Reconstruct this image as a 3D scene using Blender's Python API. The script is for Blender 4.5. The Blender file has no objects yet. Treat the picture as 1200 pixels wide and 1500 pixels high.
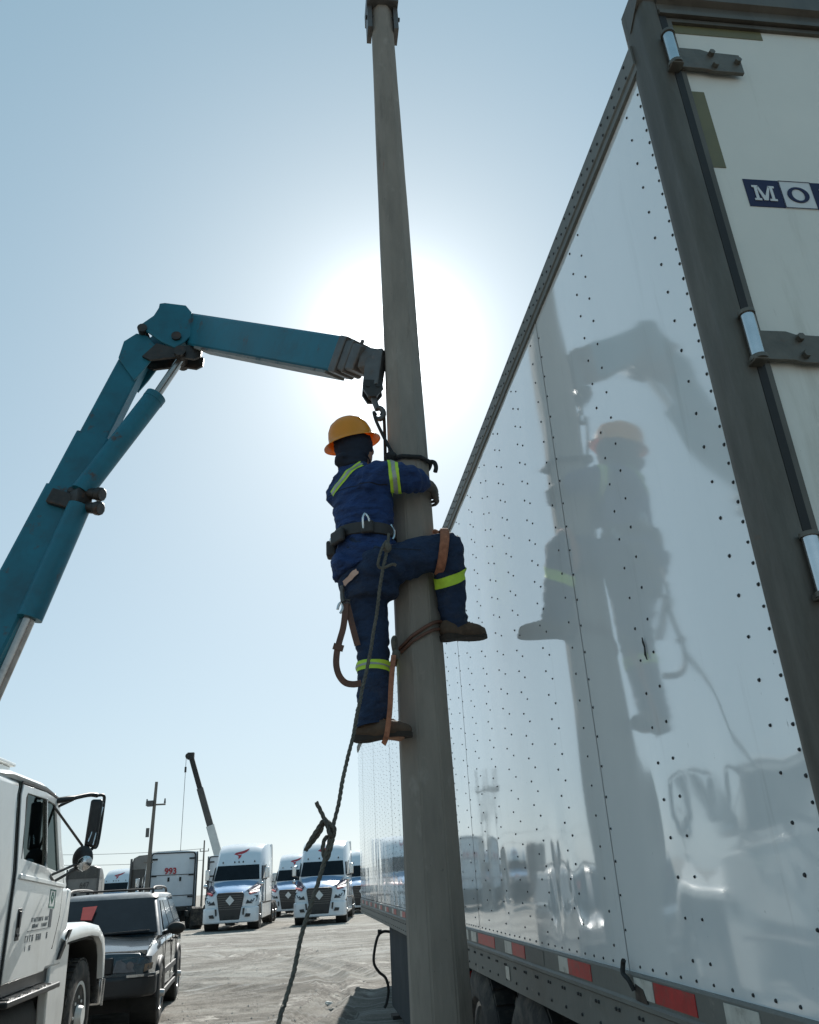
import bpy, bmesh, math, random
from mathutils import Vector as V, Matrix, Quaternion, noise

rnd = random.Random(11)
scn = bpy.context.scene
COL = scn.collection

# ------------------------------------------------------------------ camera
CAM_Z = 1.49
def nrm(a):
    return V(a).normalized()
_f = 1168.0
_Z = nrm((-145, 2550, -_f))
_Y = nrm((-155, -544, -_f))
_Y = (_Y - _Z * _Y.dot(_Z)).normalized()
_X = _Y.cross(_Z)
cam_d = bpy.data.cameras.new('camera')
cam = bpy.data.objects.new('camera', cam_d)
COL.objects.link(cam)
cam.matrix_world = Matrix(((_X[0], _X[1], _X[2], 0), (_Y[0], _Y[1], _Y[2], 0), (_Z[0], _Z[1], _Z[2], CAM_Z), (0, 0, 0, 1)))
cam_d.sensor_fit = 'VERTICAL'
cam_d.sensor_height = 36.0
cam_d.lens = _f / 1500.0 * 36.0
cam_d.clip_start = 0.05
cam_d.clip_end = 6000
scn.camera = cam

# ------------------------------------------------------------------ sky and sun
SUN_EL = math.radians(36.46)
SUN_AZ = math.radians(7.86)          # from +Y towards +X
SUN_DIR = V((math.cos(SUN_EL) * math.sin(SUN_AZ), math.cos(SUN_EL) * math.cos(SUN_AZ), math.sin(SUN_EL)))
world = bpy.data.worlds.new('World')
scn.world = world
world.use_nodes = True
wn = world.node_tree
wn.nodes.clear()
w_out = wn.nodes.new('ShaderNodeOutputWorld')
w_bg = wn.nodes.new('ShaderNodeBackground')
w_sky = wn.nodes.new('ShaderNodeTexSky')
w_sky.sky_type = 'NISHITA'
w_sky.sun_disc = False
w_sky.sun_elevation = SUN_EL
w_sky.sun_rotation = SUN_AZ
w_sky.altitude = 400
w_sky.air_density = 1.0
w_sky.dust_density = 1.15
w_sky.ozone_density = 1.4
w_bg.inputs['Strength'].default_value = 0.069
# hazy aureole round the sun: scattering by dust, a function of the angle to the sun
w_tc = wn.nodes.new('ShaderNodeTexCoord')
w_dot = wn.nodes.new('ShaderNodeVectorMath'); w_dot.operation = 'DOT_PRODUCT'
w_nrm = wn.nodes.new('ShaderNodeVectorMath'); w_nrm.operation = 'NORMALIZE'
wn.links.new(w_tc.outputs['Generated'], w_nrm.inputs[0])
wn.links.new(w_nrm.outputs[0], w_dot.inputs[0])
w_dot.inputs[1].default_value = SUN_DIR
def wmath(op, a, b):
    m = wn.nodes.new('ShaderNodeMath'); m.operation = op
    for i, s in enumerate((a, b)):
        if isinstance(s, (int, float)): m.inputs[i].default_value = s
        else: wn.links.new(s, m.inputs[i])
    return m.outputs[0]
w_c = wmath('MAXIMUM', w_dot.outputs['Value'], 0.0)
w_a = wmath('MULTIPLY', wmath('POWER', w_c, 700.0), 22.0)
w_b = wmath('MULTIPLY', wmath('POWER', w_c, 170.0), 2.0)
w_sum = wmath('ADD', w_a, w_b)
w_mul = wn.nodes.new('ShaderNodeVectorMath'); w_mul.operation = 'SCALE'
w_mul.inputs[0].default_value = (0.96, 1.0, 1.02)
wn.links.new(w_sum, w_mul.inputs['Scale'])
w_add = wn.nodes.new('ShaderNodeVectorMath'); w_add.operation = 'ADD'
w_gam = wn.nodes.new('ShaderNodeGamma'); w_gam.inputs['Gamma'].default_value = 0.60   # hazy air evens the sky out
wn.links.new(w_sky.outputs[0], w_gam.inputs['Color'])
w_tint = wn.nodes.new('ShaderNodeVectorMath'); w_tint.operation = 'MULTIPLY'
w_tint.inputs[1].default_value = (0.98, 0.964, 0.965)
w_hs = wn.nodes.new('ShaderNodeHueSaturation'); w_hs.inputs['Saturation'].default_value = 0.5
wn.links.new(w_gam.outputs[0], w_hs.inputs['Color'])
wn.links.new(w_hs.outputs[0], w_tint.inputs[0])
w_veil = wn.nodes.new('ShaderNodeVectorMath'); w_veil.operation = 'ADD'      # even veil of haze over the whole sky
w_veil.inputs[1].default_value = (-0.22, 0.52, 0.92)
wn.links.new(w_tint.outputs[0], w_veil.inputs[0])
wn.links.new(w_veil.outputs[0], w_add.inputs[0])
wn.links.new(w_mul.outputs[0], w_add.inputs[1])
wn.links.new(w_add.outputs[0], w_bg.inputs['Color'])
wn.links.new(w_bg.outputs[0], w_out.inputs['Surface'])

sun_d = bpy.data.lights.new('sun', 'SUN')
sun_d.energy = 2.6
sun_d.angle = math.radians(0.53)
sun_d.color = (1.0, 0.97, 0.91)
sun = bpy.data.objects.new('sun', sun_d)
COL.objects.link(sun)
sun.location = (2, 20, 30)
sun.rotation_euler = (-SUN_DIR).to_track_quat('-Z', 'Y').to_euler()

scn.view_settings.view_transform = 'Standard'
scn.view_settings.look = 'None'
scn.view_settings.gamma = 1.0
scn.view_settings.use_curve_mapping = False
scn.view_settings.exposure = 1.46
scn.render.film_transparent = False
scn.cycles.use_denoising = True
scn.cycles.max_bounces = 8
scn.cycles.sample_clamp_indirect = 8.0

# ------------------------------------------------------------------ helpers
def smoothstep(a, b, x):
    t = min(1, max(0, (x - a) / (b - a))); return t * t * (3 - 2 * t)

class MB:
    """collects boxes, tubes, lofts ... into one mesh"""
    def __init__(s):
        s.v = []; s.f = []; s.m = []; s.cur = 0
    def _add(s, vs, fs):
        o = len(s.v)
        s.v += [V(p) for p in vs]
        for f in fs:
            s.f.append([o + i for i in f]); s.m.append(s.cur)
        return s
    def box(s, c, size, rot=None):
        c = V(c); h = V(size) * 0.5
        vs = []
        for z in (-1, 1):
            for y in (-1, 1):
                for x in (-1, 1):
                    p = V((x * h.x, y * h.y, z * h.z))
                    if rot is not None: p = rot @ p
                    vs.append(c + p)
        return s._add(vs, [(0, 2, 3, 1), (4, 5, 7, 6), (0, 1, 5, 4), (2, 6, 7, 3), (0, 4, 6, 2), (1, 3, 7, 5)])
    def span(s, a, b):
        a = V(a); b = V(b)
        return s.box((a + b) * 0.5, (abs(b.x - a.x), abs(b.y - a.y), abs(b.z - a.z)))
    def bar(s, p0, p1, w, h, up=(0, 0, 1)):
        p0 = V(p0); p1 = V(p1); d = p1 - p0
        r = frame(d, V(up))
        return s.box((p0 + p1) * 0.5, (w, h, d.length), r)
    def cyl(s, p0, p1, r0, r1=None, n=16, caps=True, sx=1.0):
        p0 = V(p0); p1 = V(p1)
        if r1 is None: r1 = r0
        r = frame(p1 - p0)
        vs = []
        for p, q in ((p0, r0), (p1, r1)):
            for i in range(n):
                a = 2 * math.pi * i / n
                vs.append(p + r @ V((math.cos(a) * q * sx, math.sin(a) * q, 0)))
        fs = [(i, (i + 1) % n, n + (i + 1) % n, n + i) for i in range(n)]
        if caps: fs += [tuple(range(n - 1, -1, -1)), tuple(range(n, 2 * n))]
        return s._add(vs, fs)
    def tube(s, pts, r, n=8, closed=False, flat=None, up=None):
        pts = [V(p) for p in pts]; k = len(pts)
        rr = r if isinstance(r, (list, tuple)) else [r] * k
        vs = []; ref = None
        for i, p in enumerate(pts):
            if closed: t = pts[(i + 1) % k] - pts[i - 1]
            else: t = pts[min(i + 1, k - 1)] - pts[max(i - 1, 0)]
            t.normalize()
            if up is not None:
                u = V(up) - t * t.dot(V(up))
                if u.length < 1e-4: u = t.orthogonal()
                ref = u.normalized()
            elif ref is None: ref = t.orthogonal().normalized()
            else: ref = (ref - t * ref.dot(t)).normalized()
            b = t.cross(ref)
            for j in range(n):
                a = 2 * math.pi * (j + 0.5) / n
                if flat: vs.append(p + ref * (math.cos(a) * rr[i] * 1.0) * flat[0] + b * (math.sin(a) * rr[i]) * flat[1])
                else: vs.append(p + ref * math.cos(a) * rr[i] + b * math.sin(a) * rr[i])
        fs = []
        for i in range(k if closed else k - 1):
            for j in range(n):
                a = i * n + j; b_ = i * n + (j + 1) % n
                c = ((i + 1) % k) * n + (j + 1) % n; d = ((i + 1) % k) * n + j
                fs.append((a, b_, c, d))
        if not closed:
            fs += [tuple(range(n - 1, -1, -1)), tuple((k - 1) * n + j for j in range(n))]
        return s._add(vs, fs)
    def prism(s, poly, axis, a, b):
        """poly: 2-D points; axis x: (y,z), y: (x,z), z: (x,y)"""
        def mk(p, t):
            return {'x': (t, p[0], p[1]), 'y': (p[0], t, p[1]), 'z': (p[0], p[1], t)}[axis]
        n = len(poly)
        vs = [mk(p, a) for p in poly] + [mk(p, b) for p in poly]
        fs = [tuple(range(n - 1, -1, -1)), tuple(range(n, 2 * n))]
        fs += [(i, (i + 1) % n, n + (i + 1) % n, n + i) for i in range(n)]
        return s._add(vs, fs)
    def ringprism(s, outer, inner, axis, a, b):
        """plate with a hole; outer and inner have the same count"""
        def mk(p, t):
            return {'x': (t, p[0], p[1]), 'y': (p[0], t, p[1]), 'z': (p[0], p[1], t)}[axis]
        n = len(outer)
        vs = [mk(p, a) for p in outer] + [mk(p, a) for p in inner] + [mk(p, b) for p in outer] + [mk(p, b) for p in inner]
        fs = []
        for i in range(n):
            j = (i + 1) % n
            fs += [(i, j, n + j, n + i), (2 * n + i, 3 * n + i, 3 * n + j, 2 * n + j), (i, 2 * n + i, 2 * n + j, j), (n + i, n + j, 3 * n + j, 3 * n + i)]
        return s._add(vs, fs)
    def loft(s, rings, caps=True, closed=True):
        n = len(rings[0]); k = len(rings); vs = [p for r in rings for p in r]; fs = []
        for i in range(k - 1):
            for j in range(n if closed else n - 1):
                fs.append((i * n + j, i * n + (j + 1) % n, (i + 1) * n + (j + 1) % n, (i + 1) * n + j))
        if caps: fs += [tuple(range(n - 1, -1, -1)), tuple((k - 1) * n + j for j in range(n))]
        return s._add(vs, fs)
    def ball(s, c, r, nu=16, nv=10, rot=None, zmin=-1.0):
        c = V(c); r = V(r) if not isinstance(r, (int, float)) else V((r, r, r))
        rings = []
        a0 = math.asin(zmin) if zmin > -1 else -math.pi / 2 + 0.02
        for i in range(nv + 1):
            a = a0 + (math.pi / 2 - 0.02 - a0) * i / nv
            ring = []
            for j in range(nu):
                b = 2 * math.pi * j / nu
                p = V((math.cos(a) * math.cos(b) * r.x, math.cos(a) * math.sin(b) * r.y, math.sin(a) * r.z))
                if rot is not None: p = rot @ p
                ring.append(c + p)
            rings.append(ring)
        return s.loft(rings)
    def limb(s, pts, n=14):
        """tapered tube with ball joints: pts = [(pos, radius), ...]"""
        for (p, r) in pts: s.ball(p, r, n, 8)
        for (p, r), (q, t) in zip(pts, pts[1:]): s.cyl(p, q, r, t, n)
        return s
    def quad(s, *p):
        return s._add(p, [tuple(range(len(p)))])
    def slab(s, pts, off):
        """polygon pts (3-D) thickened by vector off"""
        n = len(pts); off = V(off)
        vs = [V(p) for p in pts] + [V(p) + off for p in pts]
        fs = [tuple(range(n - 1, -1, -1)), tuple(range(n, 2 * n))] + [(i, (i + 1) % n, n + (i + 1) % n, n + i) for i in range(n)]
        return s._add(vs, fs)
    def mesh(s, name, mats, org=(0, 0, 0), smooth=None):
        me = bpy.data.meshes.new(name)
        o = V(org)
        me.from_pydata([tuple(p - o) for p in s.v], [], s.f)
        for m in (mats if isinstance(mats, (list, tuple)) else [mats]): me.materials.append(m)
        if any(s.m): me.polygons.foreach_set('material_index', s.m)
        bm = bmesh.new(); bm.from_mesh(me)
        bmesh.ops.recalc_face_normals(bm, faces=bm.faces)
        bm.to_mesh(me); bm.free()
        if smooth is not None:
            me.polygons.foreach_set('use_smooth', [True] * len(me.polygons))
            me.set_sharp_from_angle(angle=math.radians(smooth))
        me.update()
        return me
    def build(s, name, mats, parent=None, smooth=None, bevel=0, seg=2, org=None):
        if org is None: org = parent_loc(parent)
        me = s.mesh(name, mats, org, smooth)
        ob = bpy.data.objects.new(name, me)
        COL.objects.link(ob)
        if parent is not None: ob.parent = parent
        if bevel:
            b = ob.modifiers.new('bevel', 'BEVEL'); b.width = bevel; b.segments = seg; b.limit_method = 'ANGLE'; b.angle_limit = math.radians(38)
            if smooth is None:
                me.polygons.foreach_set('use_smooth', [True] * len(me.polygons))
                me.set_sharp_from_angle(angle=math.radians(50))
        return ob

def frame(d, up=None):
    """rotation taking +Z to d"""
    d = V(d).normalized()
    if up is None: up = V((0, 0, 1)) if abs(d.z) < 0.95 else V((0, 1, 0))
    x = V(up).cross(d)
    if x.length < 1e-5: x = d.orthogonal()
    x.normalize(); y = d.cross(x)
    return Matrix((x, y, d)).transposed()

def parent_loc(p):
    """world location of the (unrotated) root that a part belongs to"""
    o = V((0, 0, 0))
    while p is not None:
        o = o + V(p.location); p = p.parent
    return o

def tag(o, label=None, cat=None, group=None, kind=None):
    if label: o['label'] = label
    if cat: o['category'] = cat
    if group: o['group'] = group
    if kind: o['kind'] = kind
    return o

def root(name, loc, label, cat, group=None):
    o = bpy.data.objects.new(name, None)
    COL.objects.link(o); o.location = loc
    o.empty_display_size = 0.3
    return tag(o, label, cat, group)

def copy_tree(o, parent=None):
    c = o.copy(); COL.objects.link(c); c.parent = parent
    for ch in list(o.children): copy_tree(ch, c)
    return c


def catmull(pts, n=8, closed=False):
    pts = [V(p) for p in pts]; k = len(pts); out = []
    for i in range(k if closed else k - 1):
        if closed: p0, p1, p2, p3 = pts[i - 1], pts[i], pts[(i + 1) % k], pts[(i + 2) % k]
        else: p0, p1, p2, p3 = pts[max(i - 1, 0)], pts[i], pts[i + 1], pts[min(i + 2, k - 1)]
        for j in range(n):
            t = j / n
            out.append(0.5 * ((2 * p1) + (p2 - p0) * t + (2 * p0 - 5 * p1 + 4 * p2 - p3) * t * t + (3 * p1 - p0 - 3 * p2 + p3) * t ** 3))
    if not closed: out.append(pts[-1])
    return out

def txt(name, s, mat, parent, m4, size, thick=0.004, bold=0.0, org=None):
    """flat lettering as mesh; m4 places text plane (x right, y up)"""
    cu = bpy.data.curves.new(name, 'FONT'); cu.body = s; cu.size = size; cu.align_x = 'CENTER'; cu.align_y = 'CENTER'
    cu.extrude = thick; cu.offset = bold; cu.resolution_u = 4
    t = bpy.data.objects.new(name, cu); COL.objects.link(t)
    dg = bpy.context.evaluated_depsgraph_get()
    me = bpy.data.meshes.new_from_object(t.evaluated_get(dg))
    bpy.data.objects.remove(t); bpy.data.curves.remove(cu)
    me.transform(m4)
    me.materials.clear(); me.materials.append(mat)
    ob = bpy.data.objects.new(name, me); COL.objects.link(ob); ob.parent = parent
    return ob

# ------------------------------------------------------------------ materials
def pm(name, base, rough=0.5, metal=0.0, var=0.12, vs=5.0, bump=0.0, bs=60.0, dirt=None, coat=0.0, stretch=(1, 1, 1), ior=1.5, rvar=0.1, trans=0.0, alpha=1.0, dist=0.01, translucent=0.0, coat_ior=1.5):
    m = bpy.data.materials.new(name); m.use_nodes = True
    nt = m.node_tree; b = nt.nodes['Principled BSDF']
    b.inputs['Roughness'].default_value = rough
    b.inputs['Metallic'].default_value = metal
    b.inputs['IOR'].default_value = ior
    b.inputs['Coat Weight'].default_value = coat
    b.inputs['Coat Roughness'].default_value = 0.06
    b.inputs['Coat IOR'].default_value = coat_ior
    b.inputs['Transmission Weight'].default_value = trans
    tc = nt.nodes.new('ShaderNodeTexCoord')
    mp = nt.nodes.new('ShaderNodeMapping'); mp.inputs['Scale'].default_value = stretch
    nt.links.new(tc.outputs['Object'], mp.inputs['Vector'])
    n1 = nt.nodes.new('ShaderNodeTexNoise'); n1.inputs['Scale'].default_value = vs; n1.inputs['Detail'].default_value = 6; n1.inputs['Roughness'].default_value = 0.62
    nt.links.new(mp.outputs[0], n1.inputs['Vector'])
    rp = nt.nodes.new('ShaderNodeValToRGB')
    rp.color_ramp.elements[0].position = 0.28; rp.color_ramp.elements[1].position = 0.72
    c0 = [max(0, c * (1 - var)) for c in base]; c1 = [min(1, c * (1 + var)) for c in base]
    rp.color_ramp.elements[0].color = (*c0, 1); rp.color_ramp.elements[1].color = (*c1, 1)
    nt.links.new(n1.outputs['Fac'], rp.inputs['Fac'])
    out = rp.outputs['Color']
    if rvar:
        mr = nt.nodes.new('ShaderNodeMapRange'); mr.inputs['To Min'].default_value = max(0, rough - rvar); mr.inputs['To Max'].default_value = min(1, rough + rvar)
        nt.links.new(n1.outputs['Fac'], mr.inputs['Value']); nt.links.new(mr.outputs[0], b.inputs['Roughness'])
    for dd in (dirt or []):
        # (colour, noise scale, threshold, softness, strength, stretch)
        col, sc, th, sf, stg, st = dd
        mp2 = nt.nodes.new('ShaderNodeMapping'); mp2.inputs['Scale'].default_value = st; mp2.inputs['Location'].default_value = (3.1 * sc, 1.7, 0.3)
        nt.links.new(tc.outputs['Object'], mp2.inputs['Vector'])
        n2 = nt.nodes.new('ShaderNodeTexNoise'); n2.inputs['Scale'].default_value = sc; n2.inputs['Detail'].default_value = 8; n2.inputs['Roughness'].default_value = 0.68
        nt.links.new(mp2.outputs[0], n2.inputs['Vector'])
        r2 = nt.nodes.new('ShaderNodeMapRange'); r2.inputs['From Min'].default_value = th; r2.inputs['From Max'].default_value = th + sf; r2.inputs['To Max'].default_value = stg
        nt.links.new(n2.outputs['Fac'], r2.inputs['Value'])
        mx = nt.nodes.new('ShaderNodeMix'); mx.data_type = 'RGBA'
        mx.inputs[7].default_value = (*col, 1)
        nt.links.new(r2.outputs[0], mx.inputs[0]); nt.links.new(out, mx.inputs[6])
        out = mx.outputs[2]
    nt.links.new(out, b.inputs['Base Color'])
    if bump:
        n3 = nt.nodes.new('ShaderNodeTexNoise'); n3.inputs['Scale'].default_value = bs; n3.inputs['Detail'].default_value = 5
        nt.links.new(mp.outputs[0], n3.inputs['Vector'])
        bp = nt.nodes.new('ShaderNodeBump'); bp.inputs['Strength'].default_value = bump; bp.inputs['Distance'].default_value = dist
        nt.links.new(n3.outputs['Fac'], bp.inputs['Height']); nt.links.new(bp.outputs[0], b.inputs['Normal'])
    if translucent:
        tl = nt.nodes.new('ShaderNodeBsdfTranslucent'); nt.links.new(out, tl.inputs['Color'])
        ms = nt.nodes.new('ShaderNodeMixShader'); ms.inputs[0].default_value = translucent
        nt.links.new(b.outputs[0], ms.inputs[1]); nt.links.new(tl.outputs[0], ms.inputs[2])
        nt.links.new(ms.outputs[0], nt.nodes['Material Output'].inputs['Surface'])
    return m

ONE = (1, 1, 1)
DUST = (0.36, 0.33, 0.28)
RUST = (0.16, 0.065, 0.03)
M = {}
M['panel'] = pm('trailer_white', (0.85, 0.86, 0.85), 0.05, 0, 0.04, 1.6, coat=0.9, ior=1.55, rvar=0.02, coat_ior=1.75, stretch=(1, 1, 0.35),
                dirt=[((0.40, 0.39, 0.35), 2.2, 0.58, 0.3, 0.25, (1, 3.0, 0.25)), ((0.25, 0.24, 0.22), 34, 0.69, 0.06, 0.5, ONE), ((0.42, 0.40, 0.36), 5.0, 0.60, 0.12, 0.3, (1, 1.5, 0.12)), ((0.16, 0.15, 0.14), 9.0, 0.715, 0.02, 0.6, (1, 2.5, 0.5))])
M['rivet'] = pm('rivet_dark', (0.035, 0.035, 0.035), 0.5, 0.3, 0.3, 20)
M['seam'] = pm('seam_dark', (0.05, 0.05, 0.05), 0.8)
M['rail'] = pm('rail_aluminium', (0.15, 0.15, 0.135), 0.6, 0.1, 0.18, 4, bump=0.15, bs=30, dirt=[((0.12, 0.11, 0.09), 5, 0.52, 0.3, 0.6, (1, 0.6, 1.5)), (DUST, 14, 0.6, 0.15, 0.4, ONE)])
M['post'] = pm('post_steel', (0.10, 0.087, 0.069), 0.5, 0.35, 0.3, 5, bump=0.25, bs=25, stretch=(1, 1, 0.3), dirt=[((0.2, 0.19, 0.165), 4, 0.5, 0.2, 0.5, (1, 1, 0.2)), (RUST, 12, 0.66, 0.1, 0.5, ONE)])
M['gasket'] = pm('gasket_black', (0.015, 0.015, 0.014), 0.7, 0, 0.4, 10)
M['door'] = pm('door_white', (0.70, 0.68, 0.61), 0.42, 0, 0.05, 2.2, bump=0.03, bs=120, rvar=0.08,
               dirt=[((0.36, 0.33, 0.25), 2.6, 0.52, 0.25, 0.6, (2.6, 1, 0.3)), ((0.16, 0.14, 0.11), 60, 0.71, 0.05, 0.6, ONE), ((0.22, 0.17, 0.11), 7, 0.66, 0.08, 0.5, (2.5, 1, 0.2))])
M['olive'] = pm('olive_tape', (0.14, 0.125, 0.055), 0.45, 0, 0.12, 14)
M['navy_ink'] = pm('navy_print', (0.006, 0.011, 0.055), 0.65, 0, 0.1, 12)
M['white_ink'] = pm('white_print', (0.62, 0.63, 0.62), 0.4, 0, 0.05, 12)
M['red_ink'] = pm('red_print', (0.42, 0.02, 0.03), 0.4, 0, 0.15, 12)
M['hinge'] = pm('hinge_steel', (0.13, 0.12, 0.10), 0.5, 0.4, 0.25, 14, bump=0.2, bs=60, dirt=[(RUST, 16, 0.6, 0.15, 0.5, ONE)])
M['chrome'] = pm('bright_steel', (0.62, 0.62, 0.62), 0.2, 1.0, 0.12, 14)
M['redtape'] = pm('red_reflector', (0.40, 0.02, 0.022), 0.35, 0, 0.25, 22, dirt=[((0.2, 0.06, 0.05), 18, 0.56, 0.12, 0.7, ONE)])
M['whitetape'] = pm('white_reflector', (0.50, 0.49, 0.44), 0.4, 0, 0.2, 22, dirt=[((0.14, 0.13, 0.1), 14, 0.54, 0.12, 0.8, ONE)])
M['rubber'] = pm('tyre_rubber', (0.022, 0.022, 0.022), 0.8, 0, 0.3, 14, bump=0.3, bs=50, dirt=[((0.19, 0.165, 0.13), 7, 0.46, 0.3, 0.7, ONE)])
M['rimwhite'] = pm('rim_white', (0.7, 0.7, 0.67), 0.5, 0.0, 0.15, 10, dirt=[((0.25, 0.21, 0.16), 9, 0.55, 0.25, 0.5, ONE)])
M['rimgrey'] = pm('rim_aluminium', (0.4, 0.4, 0.4), 0.35, 0.8, 0.2, 10, dirt=[((0.12, 0.1, 0.08), 9, 0.5, 0.25, 0.7, ONE)])
M['chassis'] = pm('chassis_black', (0.025, 0.024, 0.022), 0.7, 0.1, 0.4, 8, bump=0.2, bs=30, dirt=[((0.13, 0.115, 0.09), 5, 0.5, 0.3, 0.5, ONE)])
M['skirt'] = pm('skirt_grey', (0.075, 0.08, 0.085), 0.95, 0.0, 0.15, 3, ior=1.15, rvar=0.04, dirt=[((0.1, 0.095, 0.085), 3, 0.5, 0.3, 0.6, (1, 1, 0.3))])
M['concrete'] = pm('pole_concrete', (0.235, 0.207, 0.175), 0.9, 0, 0.22, 7, bump=0.5, bs=45, stretch=(1, 1, 0.22), dist=0.006,
                   dirt=[((0.09, 0.075, 0.06), 5, 0.56, 0.16, 0.6, (1.6, 1.6, 0.28)), ((0.36, 0.33, 0.29), 9, 0.58, 0.14, 0.5, (1, 1, 0.5)), ((0.05, 0.04, 0.035), 55, 0.68, 0.05, 0.8, (1, 1, 0.4)), ((0.22, 0.07, 0.035), 3.2, 0.66, 0.06, 0.55, (2.5, 2.5, 0.5))])
M['teal'] = pm('crane_teal', (0.002, 0.115, 0.165), 0.5, 0, 0.25, 3, coat=0.0, bump=0.06, bs=20,
               dirt=[((0.012, 0.05, 0.065), 3.5, 0.52, 0.25, 0.6, ONE), ((0.06, 0.03, 0.018), 6, 0.60, 0.09, 0.85, ONE), ((0.18, 0.19, 0.17), 20, 0.68, 0.06, 0.5, ONE)])
M['greasy'] = pm('crane_grease', (0.035, 0.03, 0.026), 0.45, 0.3, 0.5, 9, bump=0.3, bs=30, dirt=[(RUST, 8, 0.55, 0.2, 0.6, ONE)])
M['castgrey'] = pm('cast_grey', (0.11, 0.105, 0.10), 0.5, 0.4, 0.3, 10, bump=0.3, bs=40, dirt=[((0.12, 0.06, 0.03), 11, 0.56, 0.15, 0.6, ONE)])
M['worn'] = pm('worn_flange', (0.16, 0.16, 0.145), 0.6, 0.1, 0.3, 5, dirt=[((0.02, 0.06, 0.07), 4, 0.52, 0.06, 0.9, ONE), ((0.05, 0.03, 0.02), 7, 0.56, 0.08, 0.85, ONE)])
M['rod'] = pm('cylinder_rod', (0.42, 0.36, 0.32), 0.22, 0.9, 0.15, 10, dirt=[((0.1, 0.06, 0.035), 7, 0.55, 0.15, 0.6, ONE)])
M['cabwhite'] = pm('cab_white', (0.74, 0.75, 0.73), 0.22, 0, 0.04, 3, coat=0.35, dirt=[((0.34, 0.31, 0.25), 2.5, 0.5, 0.35, 0.45, (1, 1, 0.6)), ((0.22, 0.2, 0.17), 26, 0.67, 0.07, 0.5, ONE)])
M['black'] = pm('black_plastic', (0.018, 0.018, 0.018), 0.45, 0, 0.3, 12, dirt=[((0.1, 0.09, 0.08), 10, 0.58, 0.2, 0.4, ONE)])
M['line'] = pm('panel_gap', (0.03, 0.03, 0.03), 0.8)
M['seat'] = pm('seat_fabric', (0.06, 0.058, 0.055), 0.9, 0, 0.2, 10)
M['darkglass'] = pm('dark_glass', (0.012, 0.016, 0.02), 0.05, 0, 0.2, 4, ior=1.22, rvar=0.02, dirt=[((0.10, 0.095, 0.085), 3, 0.58, 0.4, 0.12, ONE)])
M['greenlogo'] = pm('green_print', (0.06, 0.2, 0.15), 0.5, 0, 0.2, 30)
M['greyink'] = pm('grey_lettering', (0.12, 0.13, 0.14), 0.6, 0, 0.3, 30)
M['suv'] = pm('suv_paint', (0.018, 0.03, 0.038), 0.16, 0.3, 0.15, 4, coat=0.8, rvar=0.05, dirt=[((0.26, 0.24, 0.21), 3, 0.5, 0.4, 0.35, ONE)])
M['suvroof'] = pm('suv_roof_dust_sheen', (0.10, 0.105, 0.11), 0.3, 0.3, 0.15, 4, coat=0.5, dirt=[((0.42, 0.38, 0.33), 3, 0.35, 0.4, 0.75, ONE)])  # paler base paints sky reflection into the roof colour; real dust over it
M['suvtrim'] = pm('suv_trim', (0.014, 0.014, 0.015), 0.6, 0, 0.25, 9, dirt=[((0.12, 0.11, 0.09), 6, 0.55, 0.3, 0.25, ONE)])
M['amber'] = pm('amber_lens', (0.16, 0.10, 0.06), 0.15, 0, 0.2, 9, coat=0.5)
M['redcard'] = pm('red_card', (0.55, 0.03, 0.03), 0.5, 0, 0.1, 9, translucent=0.45)
M['lens'] = pm('lamp_lens', (0.10, 0.10, 0.11), 0.12, 0.2, 0.3, 9, coat=0.6)
M['truckwhite'] = pm('tractor_white', (0.66, 0.69, 0.72), 0.18, 0, 0.03, 2, coat=0.6, dirt=[((0.36, 0.34, 0.3), 1.5, 0.52, 0.3, 0.3, (1, 1, 0.7))])
M['truckblue'] = pm('tractor_hood_blue', (0.30, 0.46, 0.68), 0.18, 0, 0.04, 2, coat=0.6)
M['truckgrey'] = pm('old_tractor_grey', (0.20, 0.185, 0.17), 0.4, 0, 0.14, 3, dirt=[((0.1, 0.085, 0.07), 3, 0.5, 0.3, 0.6, ONE)])
M['truckdark'] = pm('old_tractor_dark', (0.055, 0.05, 0.045), 0.4, 0, 0.2, 3, dirt=[((0.18, 0.155, 0.12), 3, 0.5, 0.3, 0.5, ONE)])
M['navycloth'] = pm('navy_coverall', (0.010, 0.036, 0.125), 0.85, 0, 0.28, 7, bump=0.9, bs=13, dist=0.05, stretch=(1, 1, 1.9), rvar=0.05, dirt=[((0.06, 0.07, 0.09), 8, 0.56, 0.25, 0.45, ONE)])
M['navypants'] = pm('navy_trousers', (0.011, 0.027, 0.066), 0.88, 0, 0.28, 7, bump=0.9, bs=13, dist=0.05, stretch=(1, 1, 1.5), rvar=0.05, dirt=[((0.07, 0.075, 0.085), 7, 0.55, 0.25, 0.45, ONE)])
M['hivis'] = pm('hivis_yellow', (0.48, 0.72, 0.05), 0.6, 0, 0.12, 25)
M['silver'] = pm('reflective_silver', (0.36, 0.37, 0.33), 0.4, 0.3, 0.15, 25)
M['hat'] = pm('hard_hat_orange', (0.85, 0.33, 0.015), 0.3, 0, 0.06, 6, coat=0.2, translucent=0.3)
M['skin'] = pm('skin_brown', (0.36, 0.19, 0.12), 0.55, 0, 0.1, 12)
M['cottonpink'] = pm('undershirt', (0.55, 0.36, 0.28), 0.9, 0, 0.15, 20)
M['hood'] = pm('neck_cloth', (0.012, 0.016, 0.028), 0.92, 0, 0.3, 12, bump=0.2, bs=60)
M['glove'] = pm('work_glove', (0.09, 0.08, 0.07), 0.85, 0, 0.35, 22, bump=0.3, bs=60)
M['boot'] = pm('boot_suede', (0.085, 0.056, 0.036), 0.85, 0, 0.3, 18, bump=0.3, bs=80, dirt=[((0.17, 0.14, 0.11), 9, 0.55, 0.2, 0.5, ONE)])
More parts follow.
